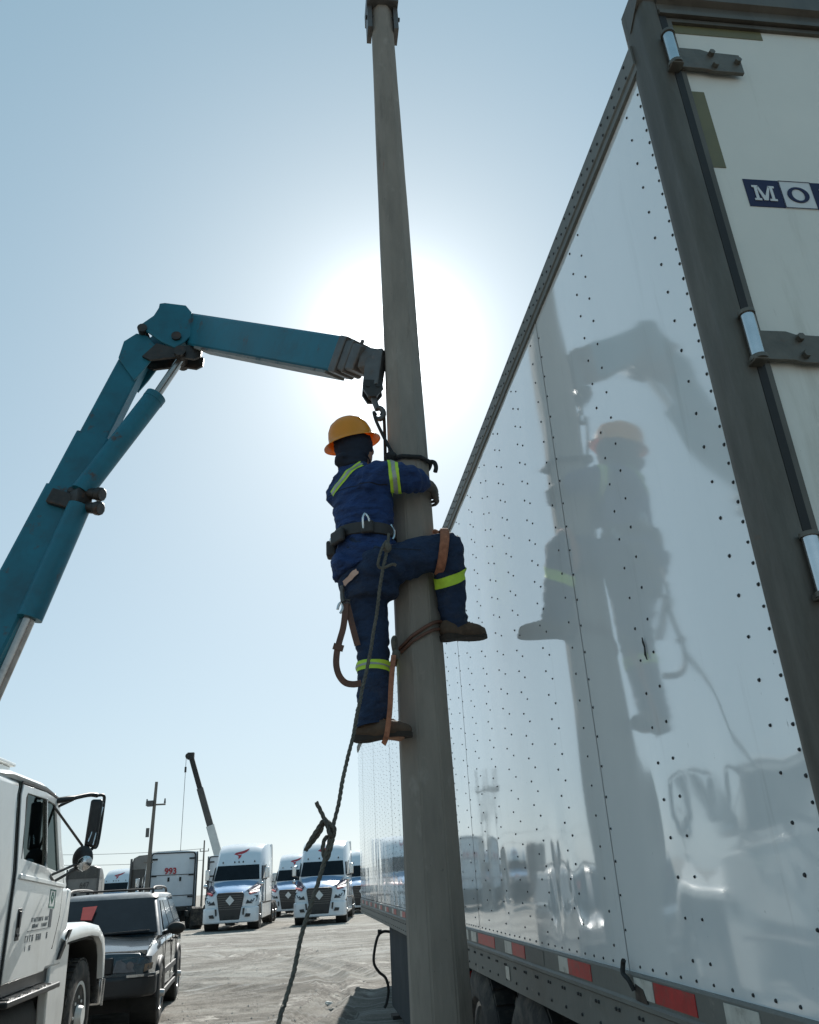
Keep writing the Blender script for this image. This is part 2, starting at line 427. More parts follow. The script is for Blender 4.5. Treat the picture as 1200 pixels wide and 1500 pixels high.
M['sole'] = pm('boot_sole', (0.03, 0.022, 0.016), 0.85, 0, 0.3, 18)
M['belt'] = pm('belt_leather', (0.03, 0.026, 0.024), 0.6, 0, 0.4, 14, bump=0.2, bs=50)
M['leather'] = pm('strap_leather', (0.115, 0.05, 0.03), 0.6, 0, 0.3, 16, bump=0.3, bs=50)
M['sling'] = pm('orange_sling', (0.33, 0.13, 0.07), 0.85, 0, 0.35, 40, bump=0.7, bs=90, dist=0.006)
M['rope'] = pm('worn_rope', (0.115, 0.105, 0.085), 0.95, 0, 0.4, 60, bump=0.9, bs=160, dist=0.006)
M['darkrope'] = pm('black_sling', (0.02, 0.02, 0.02), 0.85, 0, 0.4, 50, bump=0.8, bs=120, dist=0.006)
M['wood'] = pm('weathered_pole', (0.16, 0.14, 0.12), 0.9, 0, 0.2, 6, stretch=(1, 1, 0.1))
M['cable'] = pm('cable', (0.03, 0.03, 0.03), 0.7)
M['cranewhite'] = pm('crane_white', (0.6, 0.6, 0.57), 0.4, 0, 0.1, 3)
M['bed'] = pm('bed_planks', (0.2, 0.16, 0.12), 0.85, 0, 0.2, 4)
M['paper'] = pm('litter_white', (0.7, 0.7, 0.66), 0.8)
M['stone'] = pm('stones', (0.36, 0.34, 0.31), 0.9, 0, 0.3, 8)

def glassmat():
    m = bpy.data.materials.new('tinted_glass'); m.use_nodes = True
    nt = m.node_tree; nt.nodes.clear()
    o = nt.nodes.new('ShaderNodeOutputMaterial')
    t = nt.nodes.new('ShaderNodeBsdfTransparent'); t.inputs[0].default_value = (0.10, 0.24, 0.25, 1)
    g = nt.nodes.new('ShaderNodeBsdfGlossy'); g.inputs['Roughness'].default_value = 0.03; g.inputs[0].default_value = (0.45, 0.55, 0.55, 1)
    fr = nt.nodes.new('ShaderNodeFresnel'); fr.inputs[0].default_value = 1.5
    mx = nt.nodes.new('ShaderNodeMixShader')
    nt.links.new(fr.outputs[0], mx.inputs[0]); nt.links.new(t.outputs[0], mx.inputs[1]); nt.links.new(g.outputs[0], mx.inputs[2])
    nt.links.new(mx.outputs[0], o.inputs['Surface'])
    return m
M['glass'] = glassmat()

def groundmat():
    m = bpy.data.materials.new('dusty_ground'); m.use_nodes = True
    nt = m.node_tree; b = nt.nodes['Principled BSDF']; b.inputs['Roughness'].default_value = 0.95
    b.inputs['Specular IOR Level'].default_value = 0.15
    tc = nt.nodes.new('ShaderNodeTexCoord')
    def nz(scale, st, det=8, ro=0.6, loc=(0, 0, 0), rot=0.0):
        mp = nt.nodes.new('ShaderNodeMapping'); mp.inputs['Scale'].default_value = st; mp.inputs['Location'].default_value = loc
        mp.inputs['Rotation'].default_value = (0, 0, rot)
        nt.links.new(tc.outputs['Object'], mp.inputs['Vector'])
        n = nt.nodes.new('ShaderNodeTexNoise'); n.inputs['Scale'].default_value = scale; n.inputs['Detail'].default_value = det; n.inputs['Roughness'].default_value = ro
        nt.links.new(mp.outputs[0], n.inputs['Vector']); return n.outputs['Fac']
    def mr(x, a, b_, c=0.0, d=1.0):
        r = nt.nodes.new('ShaderNodeMapRange'); r.inputs[1].default_value = a; r.inputs[2].default_value = b_; r.inputs[3].default_value = c; r.inputs[4].default_value = d
        nt.links.new(x, r.inputs[0]); return r.outputs[0]
    def mix(fac, a, col):
        x = nt.nodes.new('ShaderNodeMix'); x.data_type = 'RGBA'
        nt.links.new(fac, x.inputs[0])
        if isinstance(a, tuple): x.inputs[6].default_value = (*a, 1)
        else: nt.links.new(a, x.inputs[6])
        x.inputs[7].default_value = (*col, 1); return x.outputs[2]
    c = mix(mr(nz(0.35, (1, 1, 1)), 0.38, 0.60), (0.19, 0.172, 0.148), (0.37, 0.35, 0.315))
    c = mix(mr(nz(0.9, (0.10, 1.2, 1), 10, 0.7, rot=0.10), 0.46, 0.62, 0, 0.8), c, (0.15, 0.138, 0.12))
    c = mix(mr(nz(2.4, (0.08, 1.6, 1), 8, 0.72, (7, 3, 0), -0.06), 0.52, 0.64, 0, 0.75), c, (0.43, 0.42, 0.395))
    c = mix(mr(nz(0.9, (1, 1, 1), 10, 0.72, (4, 9, 0)), 0.54, 0.66, 0, 0.8), c, (0.105, 0.095, 0.08))
    c = mix(mr(nz(3.2, (1, 1, 1), 10, 0.75, (1, 5, 0)), 0.54, 0.68, 0, 0.6), c, (0.40, 0.38, 0.34))
    c = mix(mr(nz(18, (1, 1, 1), 8, 0.8), 0.54, 0.66, 0, 0.75), c, (0.10, 0.092, 0.08))
    c = mix(mr(nz(30, (1, 1, 1), 6, 0.75, (2, 2, 0)), 0.60, 0.70, 0, 0.8), c, (0.50, 0.48, 0.44))
    nt.links.new(c, b.inputs['Base Color'])
    bp = nt.nodes.new('ShaderNodeBump'); bp.inputs['Strength'].default_value = 1.0; bp.inputs['Distance'].default_value = 0.05
    ad = nt.nodes.new('ShaderNodeMath'); ad.operation = 'ADD'
    nt.links.new(nz(14, (1, 1, 1), 10, 0.8), ad.inputs[0]); nt.links.new(nz(2.0, (0.25, 2, 1), 5, 0.6), ad.inputs[1])
    nt.links.new(ad.outputs[0], bp.inputs['Height']); nt.links.new(bp.outputs[0], b.inputs['Normal'])
    return m
M['ground'] = groundmat()

# ------------------------------------------------------------------ ground
SLOPE = 0.006
def gz(x, y):
    return -SLOPE * y
def relief(x, y):
    d = math.hypot(x, y)
    k = 1.0 if d < 70 else max(0.0, 1 - (d - 70) / 60)
    if k <= 0: return 0.0
    h = 0.03 * noise.noise(V((x * 0.35, y * 0.35, 0))) + 0.010 * noise.noise(V((x * 1.7, y * 1.7, 3))) + 0.009 * noise.noise(V((x * 6, y * 6, 7))) + 0.006 * noise.noise(V((x * 13, y * 13, 2)))
    # wheel ruts sweeping across the yard
    for (cx, cy, R0, w) in ((-14, 16, 14.6, 0.22), (-14, 16, 15.15, 0.16), (6, 44, 20, 0.3), (6, 44, 21.9, 0.3), (-20, -6, 29, 0.3), (-20, -6, 31, 0.3)):
        q = (math.hypot(x - cx, y - cy) - R0) / w
        if abs(q) < 3: h += 0.05 * (-math.exp(-q * q) + 0.6 * math.exp(-(abs(q) - 1.7) ** 2 * 3))
    # a tyre's lugged print curving past the trailer's shadow
    t = math.hypot(x + 12.2, y - 15.6) - 12.62
    if 10 < y < 16.6 and abs(t) < .33:
        h += (0.012 * math.sin(t * 2 * math.pi / .11) - .012) * smoothstep(.33, .26, abs(t)) * smoothstep(16.6, 16.0, y)
    # low spot where oil and water dried
    q = ((x - .75) / .55) ** 2 + ((y - 15.2) / 1.3) ** 2
    if q < 4: h -= .03 * math.exp(-q)
    return h * k - 0.01 * k
def axis_steps(lo, hi, fine_lo, fine_hi, step):
    a = []; x = fine_lo
    while x < fine_hi: a.append(x); x += step
    s = step
    while x < hi: a.append(x); s *= 1.16; x += s
    a.append(hi)
    x = fine_lo; s = step; pre = []
    while x > lo:
        s *= 1.16; x -= s; pre.append(max(x, lo))
    return sorted(set(pre)) + a
xs = axis_steps(-2500, 2500, -4.0, 3.0, 0.034)
ys = axis_steps(-400, 5000, 9.5, 20.0, 0.04)
g = MB(); nx = len(xs)
keep_flat = [(1.0, 3.7, 1.4, 16.4), (-4.5, -2.0, 2.0, 11.0)]
vs = []
for y in ys:
    for x in xs:
        k = 1.0
        for (a, b_, c, d) in keep_flat:
            if a - .3 < x < b_ + .3 and c - .3 < y < d + .3: k = 0.35
        vs.append(V((x, y, gz(x, y) + relief(x, y) * k)))
g.v = vs
g.f = [(j * nx + i, j * nx + i + 1, (j + 1) * nx + i + 1, (j + 1) * nx + i) for j in range(len(ys) - 1) for i in range(nx - 1)]
g.m = [0] * len(g.f)
M['damp'] = pm('damp_soil', (0.095, 0.085, 0.07), 0.95, 0, 0.4, 3, bump=0.8, bs=14, dist=0.05, dirt=[((0.38, 0.36, 0.32), 2.4, 0.52, 0.14, 0.85, (1, 1, 1)), ((0.3, 0.28, 0.25), 16, 0.56, 0.1, 0.7, (1, 1, 1))])
def dampness(x, y):
    n1 = .5 * noise.noise(V((x * 1.6, y * 1.1, 4))) + .35 * noise.noise(V((x * 5, y * 4, 1))) + .2 * noise.noise(V((x * 14, y * 12, 6)))
    m = -9.0
    for (cx, cy, rx, ry) in ((.72, 15.1, .62, 1.3), (-.12, 14.0, .28, .75), (.2, 12.2, .5, .5), (-1.5, 12.6, .5, .6), (1.2, 19.0, .8, .9), (-1.0, 24.0, 1.6, .9), (-2.6, 30, 2.5, .7), (2.5, 33, 2.2, .8)):
        m = max(m, 1 - ((x - cx) / rx) ** 2 - ((y - cy) / ry) ** 2)
    return m + n1 * 1.1
for q, f in enumerate(g.f):
    p = g.v[f[0]]
    if -5 < p.x < 5 and 9 < p.y < 40 and dampness(p.x, p.y) > .25: g.m[q] = 1
gob = g.build('ground', [M['ground'], M['damp']], smooth=180)
tag(gob, kind='structure', label='dusty grey gravel yard with wheel tracks')

# loose stones: nobody could count them
st = MB()
for i in range(5000):
    y = 9.5 + 22 * rnd.random() ** 1.6; x = -4.0 + 6.5 * rnd.random()
    r = 0.004 + 0.02 * rnd.random() ** 6
    z = gz(x, y) + relief(x, y)
    ring = []
    a0 = rnd.random() * 6
    vs = [V((x + math.cos(a0 + k * 1.5708) * r * rnd.uniform(.7, 1.3), y + math.sin(a0 + k * 1.5708) * r * rnd.uniform(.7, 1.3), z - r * .2)) for k in range(4)]
    vs.append(V((x, y, z + r * rnd.uniform(.5, 1.0))))
    st._add(vs, [(0, 1, 4), (1, 2, 4), (2, 3, 4), (3, 0, 4)])
sob = st.build('gravel', M['stone'])
tag(sob, 'small loose stones scattered over the dusty yard', 'gravel', kind='stuff')

# ------------------------------------------------------------------ wheels (shared)
def wheel(parent, c, side, R, w, rim_mat, rim_r=None, n=36, deep=0.06, studs=8, hubr=0.09, name='wheel'):
    """wheel with axis along x; side = +1/-1 says which way the outer face looks"""
    c = V(c); rim_r = rim_r or R * 0.55
    def lathe(prof, nn):
        mb = MB(); rings = []
        for (o, r) in prof:
            rings.append([c + V((o * side, math.cos(2 * math.pi * i / nn) * r, math.sin(2 * math.pi * i / nn) * r)) for i in range(nn)])
        mb.loft(rings, caps=True); return mb
    h = w / 2
    rim = lathe([(-h * .8, rim_r * .98), (h * .72, rim_r * .98), (h * .9, rim_r * 1.02), (h * .9, rim_r * .93), (h * .9 - deep, rim_r * .85), (h * .9 - deep * 1.1, rim_r * .42), (h * .9 - deep * .3, rim_r * .36), (h * .9 - deep * .2, hubr * .9)], n)
    rim.cyl(c + V((side * (h * .9 - deep * .6), 0, 0)), c + V((side * (h * .9 + 0.05), 0, 0)), hubr, hubr * .8, 14)
    for i in range(studs):
        a = 2 * math.pi * i / studs
        p = c + V((side * (h * .9 - deep * 1.1), math.cos(a) * rim_r * .55, math.sin(a) * rim_r * .55))
        rim.cyl(p, p + V((side * 0.035, 0, 0)), 0.016, 0.014, 6)
    wo = rim.build(name, rim_mat, parent, smooth=35)
    ty = lathe([(-h * .8, rim_r), (-h, rim_r * 1.12), (-h * 1.02, R * .82), (-h * .86, R * .97), (-h * .6, R), (h * .6, R), (h * .86, R * .97), (h * 1.02, R * .82), (h, rim_r * 1.12), (h * .85, rim_r)], n)
    # tread blocks
    for i in range(n):
        a = 2 * math.pi * (i + .5) / n
        for k in (-.55, 0, .55):
            p = c + V((k * h * 1.1, math.cos(a + k * .05) * (R + .002), math.sin(a + k * .05) * (R + .002)))
            ty.box(p, (h * .48, 2 * math.pi * R / n * .72, .016), Matrix.Rotation(a - math.pi / 2, 3, 'X'))
    ty.build('tyre', M['rubber'], wo, smooth=35)
    return wo

# ------------------------------------------------------------------ semi trailer
TX = 1.05
T = root('semi_trailer', (2.35, 9.0, -0.05), 'long riveted white box trailer filling the right side, rear door hinges towards us', 'trailer')
P_TOP, P_BOT = 3.79, 1.175
edges = [1.628, 2.865] + [2.865 + 1.219 * i for i in range(1, 12)]
def dent(y, z):
    h = 0.0016 * noise.noise(V((y * 1.4, z * 0.55, 1.3))) + 0.0017 * noise.noise(V((y * 3.4, z * 1.0, 5.0))) + 0.0006 * noise.noise(V((y * 8.0, z * 2.6, 9.0)))
    for (dy, dz, r, a) in ((2.35, 1.62, .16, -.0035), (2.05, 1.75, .12, .002), (3.32, 1.45, .12, -.004), (3.6, 1.35, .1, .003), (3.45, 1.6, .14, -.003), (1.72, 1.78, .1, .0025), (4.6, 1.5, .2, -.003), (2.75, 2.0, .18, -.0012)):
        q = ((y - dy) ** 2 + (z - dz) ** 2) / (r * r)
        if q < 5: h += a * math.exp(-q) * math.sin(8 * (y - dy) / r * .3 + 1.2)
    # the sheets sit taut on their posts and belly out a hair between them
    h *= 1.0
    return h
for i in range(12):
    y0, y1 = edges[i] + (0.0015 if i else 0), edges[i + 1] - 0.0015
    far = i > 5
    ny, nz_ = (12, 26) if far else (26, 54)
    lap = 0.0012 * (i % 2)
    mb = MB(); rows = []
    for k in range(nz_ + 1):
        z = P_BOT + (P_TOP - P_BOT) * k / nz_
        rows.append([V((TX - lap + dent(y0 + (y1 - y0) * j / ny, z), y0 + (y1 - y0) * j / ny, z)) for j in range(ny + 1)])
    for r in rows: mb.v += r
    w_ = ny + 1
    for k in range(nz_):
        for j in range(ny): mb.f.append((k * w_ + j, k * w_ + j + 1, (k + 1) * w_ + j + 1, (k + 1) * w_ + j)); mb.m.append(0)
    mb.span((TX + .004, y0, P_BOT), (TX + .03, y1, P_TOP))
    sp = mb.build('side_panel', M['panel'], T, smooth=60)
    rv = MB()
    def rivet(y, z, r=0.0056):
        x = TX + dent(y, z) - lap
        r *= rnd.uniform(.9, 1.12)
        a = [V((x + .001, y + math.cos(k * 1.0472) * r, z + math.sin(k * 1.0472) * r)) for k in range(6)]
        b = [V((x - .0035, y + math.cos(k * 1.0472) * r * .6, z + math.sin(k * 1.0472) * r * .6)) for k in range(6)]
        rv._add(a + b, [(k, (k + 1) % 6, 6 + (k + 1) % 6, 6 + k) for k in range(6)] + [(6, 7, 8, 9, 10, 11)])
    if i == 0:
        n_ = int((P_TOP - 1.2) / .0533)
        for k in range(n_): rivet(y0 + .018, 1.215 + k * .0533)
        colz = [(.11, 0), (.638, 0), (.741, 0), (1.222, .5)]
    else: colz = [(.112, 0), (.42, .5), (.50, 0), (.84, .5), (.93, 0), (1.206, .5)]
    for (u, ph) in colz:
        z = 1.244 + ph * .1035
        while z < P_TOP - .03:
            rivet(y0 + u * ((y1 - y0) / 1.219 if i else 1), z); z += .1035
    y = y0 + .04
    while y < y1:
        rivet(y, 1.196, .0056); y += .1 if i < 3 else .075
    tag(rv.build('rivet_rows', M['rivet'], sp, org=T.location), kind='stuff')
MB().span((TX + .02, edges[0], P_BOT), (TX + .05, edges[-1], P_TOP)).build('wall_lining', M['seam'], T)
MB().span((3.60, 1.6, P_BOT), (3.65, 16.27, P_TOP)).build('far_side_wall', M['panel'], T)
MB().span((TX + .05, 16.22, P_BOT), (3.60, 16.27, P_TOP)).build('front_wall', M['panel'], T)
MB().span((TX + .03, 1.62, 3.86), (3.62, 16.27, 3.885)).build('roof', M['rail'], T)
MB().span((TX + .05, 1.62, 1.0), (3.60, 16.2, 1.15)).build('floor', M['chassis'], T)
# top rail: stepped extrusion with its rivets
tr = MB()
tr.prism([(TX - .012, 3.775), (TX - .012, 3.80), (TX - .018, 3.805), (TX - .018, 3.885), (TX + .0, 3.897), (TX + .06, 3.9), (TX + .06, 3.865), (TX + .004, 3.855), (TX + .004, 3.775)], 'y', 1.60, 16.27)
to = tr.build('top_rail', M['rail'], T)
tv = MB(); y = 1.66; k = 0
while y < 16.2:
    for z in ((3.835,) if k % 2 else (3.865, 3.815)):
        tv.cyl((TX - .017, y, z), (TX - .022, y, z), .006, .004, 6)
    y += .055; k += 1
tag(tv.build('rivet_row', M['rivet'], to, org=T.location), kind='stuff')
# bottom rail
br = MB()
br.prism([(TX - .010, 1.178), (TX - .014, 1.172), (TX - .014, 1.105), (TX - .024, 1.098), (TX - .024, 1.086), (TX - .012, 1.078), (TX - .012, .952), (TX + .04, .945), (TX + .04, .965), (TX + .03, 1.178)], 'y', 1.63, 16.27)
bo = br.build('bottom_rail', M['rail'], T)
bv = MB(); y = 1.75
while y < 16.2:
    for (dy, z) in ((0, 1.055), (.008, .99), (.03, 1.055)):
        bv.cyl((TX - .011, y + dy, z), (TX - .018, y + dy, z), .0075, .005, 6)
    y += .205
tag(bv.build('bolt_row', M['rivet'], bo, org=T.location), kind='stuff')
# conspicuity tape, piece by piece
def tape(y0, y1, z0, z1, m):
    MB().span((TX - .0165, y0, z0), (TX - .0145, y1, z1)).build('reflective_tape', M[m], bo, org=T.location)
for (a, b, m) in ((2.03, 2.2, 'whitetape'), (2.365, 2.645, 'redtape'), (2.652, 2.80, 'whitetape'), (3.225, 3.50, 'redtape'), (3.505, 3.63, 'whitetape'), (3.86, 4.08, 'rail'), (4.19, 4.44, 'redtape'), (4.45, 4.6, 'whitetape'), (4.85, 5.3, 'redtape'), (5.36, 5.52, 'whitetape'), (5.62, 5.8, 'whitetape'), (5.85, 6.0, 'redtape')):
    tape(a, b, 1.113, 1.167, m)
yy = 6.4
while yy < 15.8:
    tape(yy, yy + .28, 1.113, 1.167, 'redtape'); tape(yy + .29, yy + .46, 1.113, 1.167, 'whitetape'); yy += .9
tape(4.55, 4.63, .99, 1.05, 'whitetape')
# a torn rubber flap on the rail
MB().tube(catmull([(TX - .02, 2.80, 1.13), (TX - .03, 2.81, 1.16), (TX - .035, 2.835, 1.175), (TX - .03, 2.838, 1.2), (TX - .03, 2.828, 1.212)], 5), .008, 6).build('rubber_flap', M['gasket'], bo, smooth=60, org=T.location)
mbx = MB(); mbx.slab([(TX - .0145, 2.70, 1.10), (TX - .0145, 2.80, 1.105), (TX - .0145, 2.79, 1.15), (TX - .0145, 2.73, 1.14)], (-.004, 0, 0))
mbx.build('grease_patch', M['greasy'], bo, org=T.location)
# a gash in the side sheet
mb = MB()
gash = [(2.316, 2.132), (2.320, 2.115), (2.313, 2.10), (2.320, 2.078), (2.308, 2.058), (2.310, 2.083), (2.307, 2.10), (2.312, 2.118)]
mb.slab([V((TX - .0045, y, z)) for y, z in gash], (-.003, 0, 0)); mb.build('gash', M['gasket'], T)
# rear frame
pp = MB()
pp.prism([(TX - .006, 1.628), (TX - .012, 1.60), (TX - .006, 1.585), (TX - .006, 1.545), (TX + .0, 1.522), (TX + .012, 1.513), (TX + .05, 1.513), (TX + .05, 1.54), (TX + .06, 1.60), (TX + .06, 1.628)], 'z', .95, 4.045)
pp.build('corner_post', M['post'], T, smooth=40)
pp = MB(); pp.prism([(3.6, 1.628), (3.6, 1.513), (3.64, 1.513), (3.655, 1.53), (3.655, 1.628)], 'z', .95, 4.045)
pp.build('corner_post', M['post'], T, smooth=40)
hd = MB()
hd.prism([(1.50, 4.06), (1.495, 3.985), (1.513, 3.975), (1.513, 3.945), (1.503, 3.935), (1.503, 3.918), (1.62, 3.918), (1.62, 4.06)], 'x', TX + .052, 3.598)
hd.build('rear_header', M['post'], T)
pp = MB(); pp.prism([(1.512, 4.05), (1.508, 3.99), (1.512, 3.985), (1.6, 3.93), (1.62, 3.94), (1.62, 4.05)], 'x', TX - .010, TX + .05)
pp.build('corner_gusset', M['post'], T)
bp_ = MB(); bp_.cyl((TX + .1, 1.497, 4.0), (TX + .1, 1.485, 4.0), .022, .018, 12); bp_.build('marker_lamp', M['gasket'], T, smooth=40)
MB().span((TX + .051, 1.512, .97), (TX + .073, 1.6, 3.915)).build('door_gasket', M['gasket'], T)
MB().span((3.59, 1.512, .97), (3.60, 1.6, 3.915)).build('door_gasket', M['gasket'], T)
MB().span((TX + .06, 1.50, .95), (3.6, 1.62, 1.06)).build('rear_sill', M['post'], T)
DY = 1.527
for (xa, xb) in ((TX + .074, 2.345), (2.355, 3.588)):
    dr = MB().span((xa, DY, 1.07), (xb, DY + .05, 3.912)).build('rear_door', M['door'], T, bevel=.006)
    e = MB(); e.ringprism([(xa - .0, 1.07), (xb, 1.07), (xb, 3.912), (xa, 3.912)], [(xa + .016, 1.09), (xb - .016, 1.09), (xb - .016, 3.896), (xa + .016, 3.896)], 'y', DY - .012, DY + .001)
    e.build('edge_trim', M['post'], dr, org=T.location)
    if xa < 2:
        DR = dr
        for z in (3.71, 2.645, 2.04, 1.45):
            hg = MB()
            hg.prism([(xa - .012, z - .043), (xa + .075, z - .043), (xa + .10, z - .05), (xa + .20, z - .05), (xa + .20, z + .032), (xa + .10, z + .036), (xa + .075, z + .045), (xa - .012, z + .045)], 'y', DY - .024, DY - .012)
            hg.prism([(xa - .045, z - .06), (xa - .008, z - .06), (xa - .008, z - .045), (xa - .045, z - .045)], 'y', DY - .05, DY - .012)
            ho = hg.build('hinge', M['hinge'], T, bevel=.002)
            MB().cyl((xa - .026, DY - .034, z - .045), (xa - .026, DY - .034, z + .085), .017, n=18).build('pin', M['chrome'], ho, smooth=40, org=T.location)
            for (za, zc_, rc) in ((z + .082, z + .092, .021), (z - .055, z - .044, .022)): MB().cyl((xa - .026, DY - .034, za), (xa - .026, DY - .034, zc_), rc, n=18).build('pin_collar', M['hinge'], ho, smooth=40, org=T.location)
            for (bx, bz) in ((.105, .022), (.108, -.028), (.185, -.005)):
                MB().cyl((xa + bx, DY - .024, z + bz), (xa + bx, DY - .037, z + bz), .011, .010, 6).build('bolt', M['hinge'], ho, org=T.location)
    else:
        for q in (2.6, 3.2):
            MB().cyl((q, DY - .03, .95), (q, DY - .03, 3.92), .014, n=12).build('lock_rod', M['hinge'], dr, smooth=40, org=T.location)
# olive tape patches and the lettered squares on the door
def patch(x0, x1, z0, z1, m, d=.0015, name='tape_patch'):
    return MB().span((x0, DY - .0005 - d, z0), (x1, DY - .0005, z1)).build(name, m, DR, org=T.location)
patch(1.14, 1.445, 3.857, 3.895, M['olive'])
patch(1.145, 1.187, 3.278, 3.59, M['olive'])
zt, zb = 3.238, 3.136
patch(1.226, 1.332, zb, zt, M['navy_ink'], name='letter_square')
sq = patch(1.333, 1.430, zb, zt, M['white_ink'], name='letter_square')
patch(1.431, 1.535, zb, zt, M['navy_ink'], name='letter_square')
MB().ringprism([(1.3325, zb), (1.4305, zb), (1.4305, zt), (1.3325, zt)], [(1.334, zb + .0015), (1.429, zb + .0015), (1.429, zt - .0015), (1.334, zt - .0015)], 'y', DY - .0036, DY - .0026).build('square_outline', M['navy_ink'], DR, org=T.location)
def glyph(polys, ox, oz, sx, sz, m, name):
    mb = MB()
    for p in polys: mb.prism([(ox + u * sx, oz + w * sz) for u, w in p], 'y', DY - .0045, DY - .0026)
    return mb.build(name, m, DR, org=T.location)
Mp = [[(.0, 0), (.34, 0), (.34, .13), (.0, .13)],
      [(.10, .13), (.24, .13), (.24, .87), (.10, .87)], [(0, .87), (.30, .87), (.30, 1.0), (0, 1.0)],
      [(.24, .87), (.30, 1.0), (.56, .30), (.56, .02), (.46, .02)], [(.56, .30), (.82, 1.0), (.88, .87), (.66, .02), (.56, .02)],
      [(.82, .87), (1.12, .87), (1.12, 1.0), (.82, 1.0)], [(.88, .13), (1.02, .13), (1.02, .87), (.88, .87)], [(.76, 0), (1.12, 0), (1.12, .13), (.76, .13)]]
glyph(Mp, 1.245, 3.157, .060, .056, M['white_ink'], 'lettering_m')
ring_o = [(.5 + .5 * math.cos(a), .5 + .52 * math.sin(a)) for a in [2 * math.pi * k / 28 for k in range(28)]]
ring_i = [(.5 + .30 * math.cos(a), .5 + .40 * math.sin(a)) for a in [2 * math.pi * k / 28 for k in range(28)]]
mo = MB(); mo.ringprism([(1.349 + u * .066, 3.158 + w * .056) for u, w in ring_o], [(1.349 + u * .066, 3.158 + w * .056) for u, w in ring_i], 'y', DY - .0045, DY - .0026)
mo.build('lettering_o', M['navy_ink'], DR, org=T.location)
Rp = [[(0, 0), (.34, 0), (.34, .13), (0, .13)], [(.10, .13), (.25, .13), (.25, .87), (.10, .87)], [(0, .87), (.55, .87), (.55, 1), (0, 1)],
      [(.55, 1), (.78, .9), (.84, .73), (.68, .73), (.64, .83), (.55, .87)], [(.68, .73), (.84, .73), (.78, .55), (.55, .45), (.55, .57), (.64, .61)],
      [(.25, .45), (.55, .45), (.55, .57), (.25, .57)], [(.42, .45), (.58, .45), (.86, .0), (.68, 0)], [(.66, 0), (.96, 0), (.96, .12), (.66, .12)]]
glyph(Rp, 1.452, 3.157, .066, .056, M['white_ink'], 'lettering_r')
# running gear
for y in (4.45, 5.70):
    for (xc, sd) in ((1.32, -1), (3.38, 1)):
        wheel(T, (xc, y, .48), sd, .51, .50, M['rimgrey'], n=32)
    MB().cyl((1.4, y, .48), (3.3, y, .48), .07, n=12).build('axle', M['chassis'], T, smooth=40)
ch = MB()
for x in (1.85, 2.85): ch.span((x - .05, 2.0, .80), (x + .05, 8.0, 1.0)); ch.span((x - .06, 3.4, .55), (x + .06, 6.8, .80))
for y in (2.2, 3.6, 5.1, 6.6, 7.9): ch.span((1.3, y - .05, .82), (3.4, y + .05, .98))
for y in [8.6 + .6 * k for k in range(13)]: ch.span((1.12, y - .03, .955), (3.58, y + .03, .995))
ch.build('undercarriage', M['chassis'], T)
MB().span((1.15, 6.55, .25), (1.7, 6.58, .95)).build('mud_flap', M['rubber'], T)
MB().bar((1.16, 6.42, .85), (1.20, 6.30, .52), .03, .09).build('flap_reflector', M['redtape'], T)
sk = MB(); sk.span((TX + .04, 7.6, .06), (TX + .06, 11.45, .945)); sk.build('side_skirt', M['skirt'], T, bevel=.004)
ld = MB(); ld.span((1.16, 11.35, -.02), (1.30, 11.50, .96)); ld.span((1.08, 11.30, -.09), (1.38, 11.55, -.03)); ld.span((1.2, 11.4, .5), (3.4, 11.46, .58))
ld.span((3.40, 11.35, -.02), (3.54, 11.50, .96)); ld.span((3.3, 11.30, -.09), (3.6, 11.55, -.03))
ld.build('landing_gear', M['chassis'], T)
hs = catmull([(1.12, 11.6, .86), (1.02, 11.58, .87), (.95, 11.58, .82), (.90, 11.58, .66), (.89, 11.58, .52), (.95, 11.58, .42), (1.03, 11.56, .35), (1.06, 11.55, .22), (1.03, 11.55, .08), (1.0, 11.55, .03)], 6)
MB().tube(hs, .018, 8).cyl((1.0, 11.58, .87), (.95, 11.58, .87), .028, n=8).build('air_hose', M['gasket'], T, smooth=60)

# ------------------------------------------------------------------ concrete pole
PX, PY = 0.588, 4.0
def pole_r(z): return (0.278 - 0.0155 * z) * 0.5
def pole_x(z): return PX - 0.0018 * (z - 3)
PO = root('concrete_pole', (PX, PY, -0.03), 'tall tapering grey concrete pole standing between the crane hook and the trailer', 'pole')
mb = MB(); rings = []
for k in range(61):
    z = -0.4 + 11.4 * k / 60
    r = pole_r(z) / math.cos(math.pi / 8)
    ring = []
    for i in range(8):
        for o, cut in ((-.05, .992), (-.02, .97), (.02, .97), (.05, .992)):
            a = math.pi / 8 + i * math.pi / 4 + o
            rr = r * cut * math.cos(math.pi / 8) / math.cos(math.pi / 8 - abs(o))
            jx = .0016 * noise.noise(V((a * 2, z * 3, 0)))
            ring.append(V((pole_x(z) + math.cos(a) * (rr + jx), PY + math.sin(a) * (rr + jx), z)))
    rings.append(ring)
mb.loft(rings); mb.build('shaft', M['concrete'], PO)
zc = 7.45
cl = MB()
for sx in (-1, 1): cl.span((pole_x(zc) + sx * (pole_r(zc) + .002), PY - .07, zc - .09), (pole_x(zc) + sx * (pole_r(zc) + .036), PY + .07, zc + .30))
cl.build('crossarm_bracket', M['castgrey'], PO)
MB().cyl((pole_x(zc) - .13, PY - .03, zc + .07), (pole_x(zc) + .135, PY - .03, zc + .07), .016, n=8).build('through_bolt', M['greasy'], PO, smooth=40)
MB().span((pole_x(zc) - .12, PY - .12, zc + .16), (pole_x(zc) + .12, PY + .12, zc + .30)).build('bracket_band', M['castgrey'], PO)

